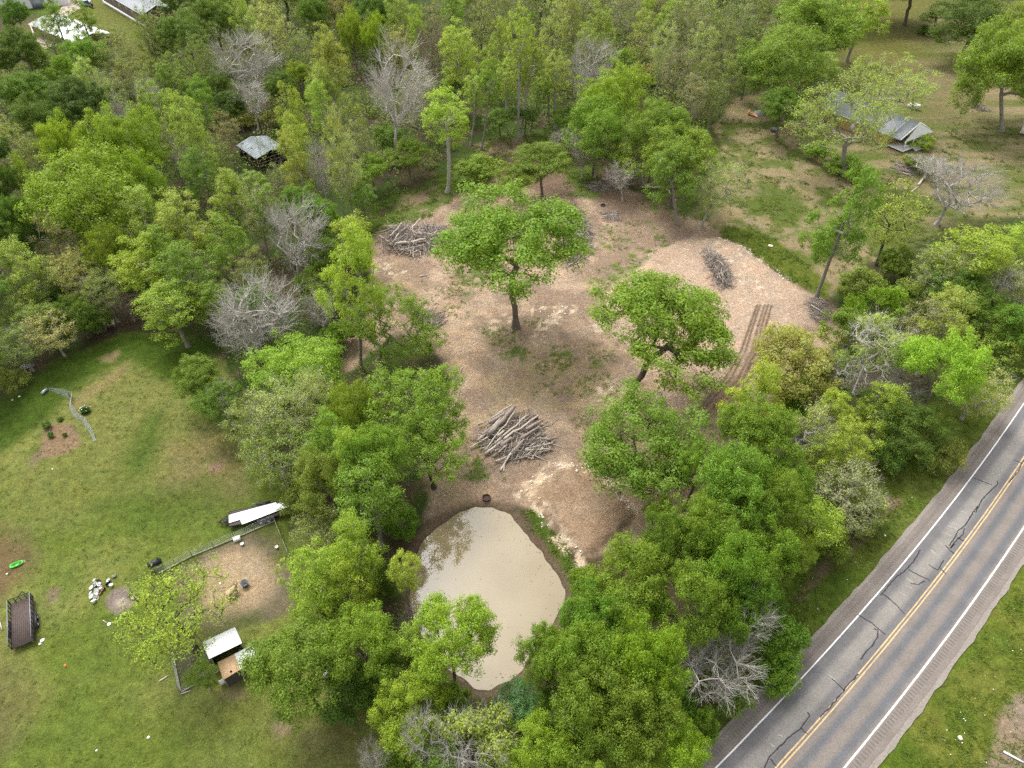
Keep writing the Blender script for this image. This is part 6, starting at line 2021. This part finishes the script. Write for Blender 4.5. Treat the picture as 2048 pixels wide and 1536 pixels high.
for x1, y1, x2, y2, r, z0, z1, mat, lab in [
    (730, 800, 1360, 700, .24, 1.0, 1.1, 'log_pale', "thick pale log lying on the dark brush pile's front"),
    (640, 790, 810, 610, .16, .7, 1.3, 'log_pale', "short pale log crossing the dark pile's left end"),
    (640, 650, 880, 410, .12, 1.2, 1.6, 'log_pale', "upper pale pole on the dark brush pile"),
    (1070, 510, 1250, 330, .13, 1.4, 1.6, 'log_pale', "pale pole pointing up from the dark pile's back"),
    (590, 430, 780, 430, .11, 1.0, 1.0, 'log_pale', "white pole at the dark pile's back edge"),
    (1200, 570, 1670, 600, .11, 1.2, .8, 'log_pale', "pale pole pointing right from the dark pile"),
    (400, 560, 650, 760, .10, .4, .8, 'log_pale', "slanting pole at the dark pile's left edge"),
    (440, 640, 480, 880, .10, .6, .1, 'log_bark', "steep grey pole left of the dark pile"),
    (1060, 810, 1260, 890, .12, .4, .2, 'log_pale', "short log at the dark pile's front foot"),
    (1370, 700, 1490, 850, .12, .5, .15, 'log_bark', "short log at the dark pile's right foot"),
    (860, 580, 1010, 470, .14, 1.4, 1.6, 'log_bark', "brown log on top of the dark pile"),
    (1220, 1370, 1370, 1340, .09, .1, .1, 'log_pale', "pale stick alone on soil in front of the dark pile"),
]:
    log(ZL(x1, y1), ZL(x2, y2), r, z0, z1, mat, lab, "logs on the left brush pile")
ZR = lambda x, y: (1100 + x / 10.24, 390 + y / 10.24)
for x1, y1, x2, y2, r, z0, z1, mat, lab in [
    (520, 990, 740, 1250, .12, .6, .15, 'log_pale', "straight pale pole on the curved brush pile's front"),
    (430, 1160, 620, 1290, .12, .4, .15, 'log_pale', "second pale pole left of the straight one"),
    (490, 880, 690, 900, .11, .9, .8, 'log_pale', "pale pole lying crosswise on the curved pile"),
    (540, 650, 690, 590, .10, 1.1, 1.1, 'log_pale', "short pale pole high on the curved pile"),
    (690, 710, 800, 680, .10, .8, .6, 'log_pale', "short pole at the curved pile's right side"),
    (660, 1020, 800, 1030, .09, .4, .2, 'log_pale', "thin pale pole at the curved pile's right foot"),
    (440, 330, 530, 190, .11, .6, .3, 'log_bark', "pole at the curved pile's top end"),
    (510, 480, 540, 350, .10, 1.0, .8, 'log_pale', "short pole near the curved pile's top end"),
    (910, 1060, 925, 1120, .10, .1, .1, 'log_pale', "pale billet alone right of the curved pile"),
    (1080, 435, 1160, 435, .08, .1, .1, 'log_pale', "short white stick by the reddish sticks, left one"),
    (1240, 415, 1300, 405, .08, .1, .1, 'log_pale', "short white stick by the reddish sticks, right one"),
]:
    log(ZR(x1, y1), ZR(x2, y2), r, z0, z1, mat, lab, "logs on the right brush pile")
for a, c, r, z0, z1, mat, lab in [
    ((1032, 356), (1046, 344), .22, .4, .6, 'log_pale', "white log behind the shade tree, upper one"), ((1040, 358), (1058, 347), .18, .3, .3, 'log_pale', "white log behind the shade tree, lower one"),
    ((1030, 350), (1040, 340), .16, .5, .5, 'log_bark', "grey log end behind the shade tree"),
    ((1184, 374), (1222, 372), .12, .15, .2, 'log_bark', "pale fallen limb lying below the grove's west side"),
    ((1283, 377), (1330, 378), .16, .3, .3, 'log_pale', "white fallen trunk under the grove's forked pale tree"), ((1330, 378), (1352, 402), .15, .3, .1, 'log_pale', "fallen trunk's bent end under the grove"),
    ((1836, 372), (1846, 358), .22, .2, .3, 'log_pale', "white broken trunk piece lying in the dry yard"), ((1822, 385), (1836, 374), .12, .1, .1, 'log_pale', "thin grey branch lying beside the white trunk piece"),
    ((870, 660), (895, 640), .07, .1, .3, 'log_pale', "stick leaning out of the small west heap"), ((833, 628), (858, 622), .08, .6, .7, 'log_pale', "pale stick on top of the small west heap"),
    ((1620, 615), (1660, 638), .09, .5, .3, 'log_pale', "pale forked branch on the flat twig heap"),
    ((712, 1356), (686, 1372), .12, .8, .2, 'log_pale', "pale fallen limb at the lawn's edge below the pond trees"),
    ((912, 762), (925, 735), .05, .1, .1, 'log_pale', "thin branch lying on soil by the open tree"),
    ((775, 466), (792, 463), .05, .9, .9, 'log_pale', "white stick at the dark pile's left back"),
]:
    log(a, c, r, z0, z1, mat, lab, None)

# loose sticks and chips strewn over the clearing, uncountable
rng = np.random.default_rng(19)
P = poly_px([(880, 850), (900, 700), (760, 540), (780, 450), (1000, 380), (1200, 380), (1420, 460), (1600, 590), (1640, 650), (1500, 780), (1400, 900), (1200, 900), (1000, 1000), (880, 990)])
mn, mx = P.min(0), P.max(0)
x, y = rng.uniform(mn[0], mx[0], 9000), rng.uniform(mn[1], mx[1], 9000)
k = (sdist(x, y, P) < 0) & (fbm(x, y, 5, 3, 51) > .46)
x, y = x[k][:2600], y[k][:2600]
a = rng.uniform(0, 6.28, len(x))
L = rng.uniform(.15, 1.1, len(x)) * rng.uniform(.3, 1.2, len(x))
z = height(x, y) + .03
dx = np.stack([np.cos(a), np.sin(a), np.zeros(len(x))], 1) * L[:, None] / 2
c3 = np.stack([x, y, z], 1)
v, f = tubes(c3 - dx, c3 + dx, .022, .014, 4)
kk = rng.random(len(x)) < .5
tag(link("wood_debris", np_mesh("debris", v, [f], M['log_pale'])), "sticks and wood chips strewn over the cleared soil", "debris", kind="stuff")
# pale clay clods along the edges of the spoil heap
V, F, n0 = [], [], 0
b = MB()
for pts in ([(1045, 985), (1065, 965), (1078, 962), (1085, 955), (1100, 940), (1115, 931)], [(1128, 930), (1150, 938), (1180, 943), (1205, 958), (1225, 975), (1240, 990), (1255, 1006), (1270, 1022)],
            [(1080, 1020), (1090, 1035), (1105, 1050)], [(1112, 1075), (1130, 1090), (1150, 1105), (1163, 1122)], [(1080, 625), (1110, 628), (1130, 618)], [(1440, 478), (1485, 495), (1530, 530), (1580, 563)]):
    W_ = poly_px(pts)
    for p_, q_ in zip(W_[:-1], W_[1:]):
        for _ in range(int(np.linalg.norm(q_ - p_) * 5)):
            c = p_ + (q_ - p_) * rng.random() + rng.normal(0, .5, 2)
            r = rng.uniform(.05, .17) * rng.uniform(.6, 1.4)
            zz = hz(*c)
            b.lathe([(.001, -r * .3), (r, 0), (r * .8, r * .5), (.001, r * .7)], (c[0], c[1], zz), 6)
            b.v[-1][:, :2] += rng.normal(0, r * .15, (len(b.v[-1]), 2))
tag(b.build("clay_clods", M['limestone']), "pale clay clods along the edge of the spread spoil", "clay clods", kind="stuff")

# ------------------------------------------------------------------ buildings
def gable(root, L, W, eave, ridge, roof, wall, over=.5, wall_z0=0.0, gable_mat=None, fascia=None):
    """ridge along local x"""
    b = MB()
    x, y = L / 2, W / 2
    for (p, q) in (((-x, -y), (x, -y)), ((x, y), (-x, y))):
        b.quad((*p, wall_z0), (*q, wall_z0), (*q, eave), (*p, eave))
    b.build("wall", M[wall], root)
    for s in (1, -1):
        pts = [(s * x, -s * y, wall_z0), (s * x, s * y, wall_z0), (s * x, s * y, eave), (s * x, 0, ridge - .05), (s * x, -s * y, eave)]
        MB().quad(*pts).build("gable_wall", M[gable_mat or wall], root)
    sl = (ridge - eave) / y
    xo, yo = x + over, y + over
    ez = eave - sl * over
    r = MB()
    r.slab([(-xo, -yo, ez + .08), (xo, -yo, ez + .08), (xo, -.001, ridge + .08), (-xo, -.001, ridge + .08)], .10)
    r.slab([(xo, yo, ez + .08), (-xo, yo, ez + .08), (-xo, .001, ridge + .08), (xo, .001, ridge + .08)], .10)
    ro = r.build("roof", M[roof], root)
    if fascia:
        f = MB()
        for s in (-1, 1):
            f.box((0, s * (yo + .03), ez + .0), (2 * xo + .1, .05, .2))
            for e in (-1, 1):
                f.tube([(s * (xo + .03), e * yo, ez + .02), (s * (xo + .03), 0, ridge + .03)], .09, 4)
        f.build("fascia", M[fascia], ro)
    return ro
def window(parent, c, w, h, rz, frame='white_paint'):
    f = MB().box(c, (w + .16, .09, h + .16), rz).build("window", M[frame], parent)
    MB().box(c, (w, .12, h), rz).build("pane", M['glass_dark'], f)
    MB().box(c, (w, .14, .05), rz).build("sash", M[frame], f)
# yellow house with grey roof and white porch
e0, e1 = at(1640, 208, 3), at(1795, 273, 3)
d = e1 - e0
rz = math.atan2(d.y, d.x)
nrm = Vector((-d.y, d.x, 0)).normalized()
Lh, Wh = d.length - 2.2, 9.5
cc = (e0 + e1) / 2 + nrm * (Wh / 2) - d.normalized() * .8
root = empty("yellow_house", (cc.x, cc.y, hz(cc.x, cc.y)), rz)
ro = gable(root, Lh, Wh, 3.0, 5.4, 'roof_grey', 'wall_yellow', .5, 0, None, 'white_paint')
window(root, (-Lh / 2 + 2.2, -Wh / 2 - .03, 1.7), 1.0, 1.5, 0)
window(root, (-Lh / 2 + 5.2, -Wh / 2 - .03, 1.7), 1.0, 1.5, 0)
window(root, (3.0, -Wh / 2 - .03, 1.7), 1.2, 1.5, 0)
dd = MB().box((0.2, -Wh / 2 - .03, 1.1), (1.0, .08, 2.1)).build("door", M['white_paint'], root)
MB().box((.55, -Wh / 2 - .09, 1.1), (.06, .05, .12)).build("handle", M['steel'], dd)
MB().tube([(-2.5, -1.6, 4.6), (-2.5, -1.6, 5.15)], .16, 10).build("roof_vent", M['white_paint'], ro)
MB().box((3.2, .4, 5.5), (.7, .5, .9)).build("chimney", M['roof_brown'], ro)
# porch at the right gable end
porch = MB().box((Lh / 2 + 2.1, 0, .35), (4.2, Wh - .6, .14)).build("porch_floor", M['white_paint'], root)
b = MB()
yw, yo, px0, px1 = Wh / 2 - .6, Wh / 2 + .5, Lh / 2 + .52, Lh / 2 + 3.1
ez = 3.0 - (5.4 - 3.0) / (Wh / 2) * .5 + .08
b.slab([(px0, -yo, ez), (px1, -yo, ez), (px1, -.001, 5.48), (px0, -.001, 5.48)], .1)
b.slab([(px1, yo, ez), (px0, yo, ez), (px0, .001, 5.48), (px1, .001, 5.48)], .1)
pr = b.build("porch_roof", M['roof_grey'], root)
MB().slab([(px1 + 1.0, -yo, ez - .25), (px1 + 1.0, yo, ez - .25), (px1 + .05, 0, 5.35)], .06).build("pediment", M['white_metal'], pr)  # foot leaned outward so the white face catches more light from above
for s in (-1, 1):
    MB().tube([(px1 + .06, s * yo, ez), (px1 + .06, 0, 5.48)], .14, 4).build("porch_fascia", M['white_metal'], pr)
for yy in (-yw, -1.3, 1.3, yw):
    MB().box((Lh / 2 + 3.9, yy, 1.4), (.2, .2, 2.5)).build("porch_post", M['white_paint'], root)
for a_, c_ in ((-yw, -1.3), (1.3, yw)):
    r = MB().box((Lh / 2 + 3.9, (a_ + c_) / 2, 1.25), (.08, abs(c_ - a_), .1)).box((Lh / 2 + 3.9, (a_ + c_) / 2, .6), (.08, abs(c_ - a_), .08))
    for k in range(10):
        r.box((Lh / 2 + 3.9, a_ + (c_ - a_) * (k + .5) / 10, .9), (.04, .04, .65))
    r.build("railing", M['white_paint'], root)
st = MB()
for k in range(3):
    st.box((Lh / 2 + 4.4 + k * .32, 0, .28 - k * .11), (.34, 2.2, .10))
st.build("steps", M['white_paint'], root)
tag(root, "yellow house with grey shingle roof and white gabled porch, half hidden by trees", "house")
# white garden chair and swing frame at the house's left
g = empty("garden_chair", gp(1639, 257), .5)
MB().box((0, 0, .45), (.9, .9, .08)).build("seat", M['white_plastic'], g)
MB().box((0, .45, .85), (.9, .07, .8)).build("backrest", M['white_plastic'], g)
for sx in (-1, 1):
    for sy in (-1, 1):
        MB().box((sx * .38, sy * .38, .21), (.09, .09, .42)).build("leg", M['white_plastic'], g)
    MB().box((sx * .45, 0, .68), (.08, .85, .06)).build("armrest", M['white_plastic'], g)
tag(g, "white garden chair in front of the yellow house's left wall", "chair")
# propane tank behind the house
g = empty("propane_tank", gp(1826, 219), math.radians(-25))
MB().tube([(-1.5, 0, .9), (-1.4, 0, .9), (-1.1, 0, .9), (1.1, 0, .9), (1.4, 0, .9), (1.5, 0, .9)], [.05, .33, .52, .52, .33, .05], 16).build("tank", M['white_paint'], g, True)
MB().lathe([(.001, .2), (.2, .2), (.22, 0)], (0, 0, 1.38), 12).build("dome", M['white_paint'], g)
for s in (-1, 1):
    MB().box((s * .8, 0, .22), (.15, .7, .44)).build("foot", M['steel'], g)
tag(g, "white propane tank behind the yellow house's porch end", "tank")
# trash bin, orange toy, black tarp heap
single("rubbish_tub", "round black tub with grey rim under the dark yard tree", "tub", 1547, 263, pail(.75, .7), 'grey_plastic')
g = empty("play_slide", gp(1506, 232), math.radians(-35))
MB().slab([(-1.1, -.4, .9), (-1.1, .4, .9), (1.1, .4, .15), (1.1, -.4, .15)], .12).build("chute", M['orange'], g)
MB().box((-1.15, 0, .5), (.25, .8, 1.0)).build("ladder", M['orange'], g)
tag(g, "faded orange play slide lying left of the yard's dark tree", "slide")
single("tarp_heap", "dark grey tarp heap beside the orange slide", "tarp", 1518, 228, lambda b: b.lathe([(1.6, 0), (1.4, .35), (.8, .6), (.001, .65)], k=14), 'grey_plastic')
single("garden_pail", "small white pail under the yard's dark tree", "pail", 1581, 252, pail(.3, .5), 'white_plastic')
# small porch structure at the right edge
g = empty("porch_shelter", gp(2062, 268), math.radians(-40))
MB().box((0, 0, .3), (4.4, 3.6, .14)).build("porch_floor", M['pale_wood'], g)
for sx in (-1, 1):
    for sy in (-1, 1):
        MB().box((sx * 2.05, sy * 1.65, 1.5), (.14, .14, 2.4)).build("post", M['white_paint'], g)
MB().slab([(-2.6, -2.1, 2.75), (2.6, -2.1, 2.75), (2.6, 2.1, 3.2), (-2.6, 2.1, 3.2)], .1).build("roof", M['grey_metal'], g)
for sx in (-1, 1):
    MB().box((sx * 2.05, 0, 1.1), (.06, 3.2, .08)).build("railing", M['white_paint'], g)
for k in range(3):
    MB().box((0, -1.95 - k * .3, .2 - k * .07), (1.4, .3, .08)).build("step", M['white_paint'], g)
tag(g, "white-posted porch of a cabin cut by the right edge near the thick trunk", "porch")
# tin shed in the wood
s0, s1 = at(472, 290, 2.8), at(512, 318, 2.8)
d = s1 - s0
rz = math.atan2(d.y, d.x)
nrm = Vector((-d.y, d.x, 0)).normalized()
cc = (s0 + s1) / 2 + nrm * 3.6
root = empty("tin_shed", (cc.x, cc.y, hz(cc.x, cc.y)), rz)
b = MB()
Ls, Ws = d.length, 7.2
for y0, y1, z0, z1 in ((-Ws / 2, 0, 2.8, 3.7), (0, Ws / 2, 3.7, 2.8)):
    n = 24
    for k in range(n):
        xa, xb = -Ls / 2 + k * Ls / n, -Ls / 2 + (k + 1) * Ls / n
        b.slab([(xa, y0, z0), (xb, y0, z0 + (.03 if k % 2 else 0)), (xb, y1, z1 + (.03 if k % 2 else 0)), (xa, y1, z1)], .04)
b.build("roof", M['grey_metal'], root)
b = MB()
for (xa, ya), (xb, yb) in (((-Ls / 2 + .3, Ws / 2 - .3), (-Ls / 2 + .3, -Ws / 2 + .3)), ((Ls / 2 - .3, Ws / 2 - .3), (-Ls / 2 + .3, Ws / 2 - .3))):
    b.quad((xa, ya, -.1), (xb, yb, -.1), (xb, yb, 2.75), (xa, ya, 2.75))
b.build("wall", M['wall_dark'], root)
for sx in (-1, 0, 1):
    for sy in (-1, 1):
        MB().box((sx * (Ls / 2 - .25), sy * (Ws / 2 - .25), 1.35), (.16, .16, 2.75)).build("post", M['old_wood'], root)
for z in (.8, 1.5, 2.2):
    MB().box((Ls / 2 - .25, 0, z), (.06, Ws - .7, .14)).build("side_rail", M['old_wood'], root)
tag(root, "grey tin-roofed shed alone among the trees of the wood", "shed")
# white-roofed house, far upper left
a, c, e = at(75, 62, 3.2), at(218, 66, 3.2), at(190, 84, 3.2)
r0, r1 = at(128, 30, 3.2), at(222, 66, 3.2)
d = r1 - r0
rz = math.atan2(d.y, d.x)
nrm = Vector((d.y, -d.x, 0)).normalized()
Wf = 11.0
cc = (r0 + r1) / 2 + nrm * (Wf / 2)
root = empty("white_roofed_house", (cc.x, cc.y, 0), rz)
gable(root, d.length - 1, Wf - 1, 3.2, 4.3, 'white_metal', 'wall_brown', .5)
window(root, (4, -Wf / 2 + .47, 1.8), 1.4, 1.3, 0)
window(root, (-5, -Wf / 2 + .47, 1.8), 1.4, 1.3, 0)
tag(root, "brown-walled house with bright white metal roof behind the wood, far left", "house")
# brown house with white trim
a, c = at(214, 8, .3), at(287, 52, .3)
d = c - a
rz = math.atan2(d.y, d.x)
nrm = Vector((-d.y, d.x, 0)).normalized()
Lb, Wb = d.length + 6, 9.0
cc = (a + c) / 2 + nrm * (Wb / 2)
root = empty("brown_house", (cc.x, cc.y, 0), rz)
gable(root, Lb, Wb, 4.3, 6.0, 'roof_grey', 'wall_brown', .4, .9, None, 'white_metal')
MB().box((0, 0, .45), (Lb + .3, Wb + .3, .9)).build("skirting", M['white_metal'], root)
for x in (-7, -2, 4, 9):
    window(root, (x, -Wb / 2 - .03, 2.6), 1.2, 1.3, 0)
tag(root, "long brown house with white skirting and grey roof at the top edge", "house")
# white garage corner and driveway
a = at(40, -6, 3.6)
root = empty("white_garage", (a.x - 4, a.y + 6, 0), math.radians(20))
gable(root, 30, 14, 3.6, 4.6, 'white_metal', 'white_paint', .4)
MB().box((6, -7.06, 1.3), (4, .08, 2.6)).build("garage_door", M['grey_metal'], root)
tag(root, "white garage roof at the top left corner", "garage")
dv = MB()
p = [at(x, y, 0) for x, y in [(60, 52), (90, 40), (120, 20), (160, -30), (205, -30), (175, 12), (140, 30), (110, 45), (100, 70), (120, 90), (90, 100), (70, 80)]]
dv.quad(*[(q.x, q.y, .18) for q in p][::-1])
dv.slab([(q.x, q.y, .17) for q in p][::-1], .3)
tag(dv.build("driveway", plain("concrete", (.42, .34, .30), .9, 0, .12, 1.0, .1)), kind="structure")
# pickup truck
g = empty("pickup_truck", (at(174, 14, 0).x, at(174, 14, 0).y, .18), 0)
hd = at(156, 8, 0) - at(192, 22, 0)
g.rotation_euler = (0, 0, math.atan2(hd.y, hd.x))
def profile_box(secs):
    """sections along x: (x, half width, z low, z high)"""
    b = MB()
    v = []
    for x, w, z0, z1 in secs:
        v += [(x, -w, z0), (x, w, z0), (x, w * .96, z1), (x, -w * .96, z1)]
    n = len(secs)
    f = [[i * 4 + j, i * 4 + (j + 1) % 4, (i + 1) * 4 + (j + 1) % 4, (i + 1) * 4 + j] for i in range(n - 1) for j in range(4)]
    b.add(v, f, [[3, 2, 1, 0]], [[(n - 1) * 4 + j for j in range(4)]])
    return b
profile_box([(3.05, .80, .5, .85), (2.9, .95, .4, 1.0), (1.3, .98, .38, 1.15), (1.0, .98, .38, 1.18), (-.9, .98, .38, 1.20), (-1.0, .98, .38, 1.2), (-1.05, .98, .38, .75), (-2.9, .98, .42, .75), (-3.0, .96, .5, .75)]).build("body", M['truck_blue'], g)
cab = profile_box([(1.15, .85, 1.15, 1.2), (.45, .80, 1.15, 1.78), (-.75, .80, 1.15, 1.80), (-1.0, .84, 1.15, 1.25)]).build("cab", M['glass_dark'], g)
MB().box((-.15, 0, 1.82), (1.35, 1.5, .06)).build("cab_roof", M['sky_blue'], cab)
MB().box((2.1, 0, 1.10), (1.5, 1.6, .06)).build("hood", M['sky_blue'], g)
for s in (-1, 1):
    MB().box((-2.0, s * .92, .98), (2.0, .1, .5)).build("bed_side", M['truck_blue'], g)
    MB().box((3.0, s * .66, .82), (.12, .3, .16)).build("headlight", M['white_plastic'], g)
    MB().box((-3.02, s * .85, .9), (.06, .14, .3)).build("tail_light", M['red'], g)
    for x in (1.95, -1.95):
        w = MB().lathe([(.2, -.12), (.36, -.12), (.40, -.07), (.40, .07), (.36, .12), (.2, .12)], k=18).build("wheel", M['rubber'], g, True)
        w.location = (x, s * .92, .40)
        w.rotation_euler = (math.pi / 2, 0, 0)
        MB().lathe([(.001, .08), (.2, .11), (.22, -.11), (.001, -.08)], k=14).build("rim", M['steel'], w, True)
MB().box((-3.0, 0, .98), (.1, 1.8, .5)).build("tailgate", M['truck_blue'], g)
tag(g, "dark blue pickup truck with light blue hood parked on the far driveway", "truck")

# ------------------------------------------------------------------ along the road
def marker(label, px, py):
    g = empty("marker_post", gp(px, py))
    MB().tube([(0, 0, -.1), (0, 0, 1.1)], .045, 8).build("post", M['white_paint'], g)
    MB().box((0, -.06, .95), (.22, .03, .32), .6).build("plate", M['white_plastic'], g)
    tag(g, label, "marker post")
marker("short white marker post on the verge near the picture's right edge", 2013, 722)
stick("white_pipe", "white pipe lying on the dry driveway at the bottom right corner", "pipe", (2006, 1504), (2046, 1526), .10, 'white_paint', .12, .12)
single("stone", "pale stone in the verge grass right of the road", "stone", 1920, 1476, lump(.22, .6, 3), 'limestone')
single("litter_scrap", "pale carton scrap beside the brown ditch", "litter", 1681, 1115, lump(.2, .4, 5), 'orange')
for x, y, w in [(1685, 1070, "white scrap on the verge above the brown ditch, left one"), (1770, 1071, "white scrap on the verge near the road's shoulder"), (1637, 1218, "white scrap in the verge below the bright ditch tree")]:
    single("litter_scrap", w, "litter", x, y, lump(.13, .5, int(x)), 'white_plastic')
single("marker_slab", "white slab lying in the green strip beside the cleared soil", "slab", 1541, 492, lump(.45, .25, 4), 'limestone')
single("marker_slab", "smaller white slab near the green strip's upper end", "slab", 1500, 500, lump(.3, .25, 6), 'limestone')
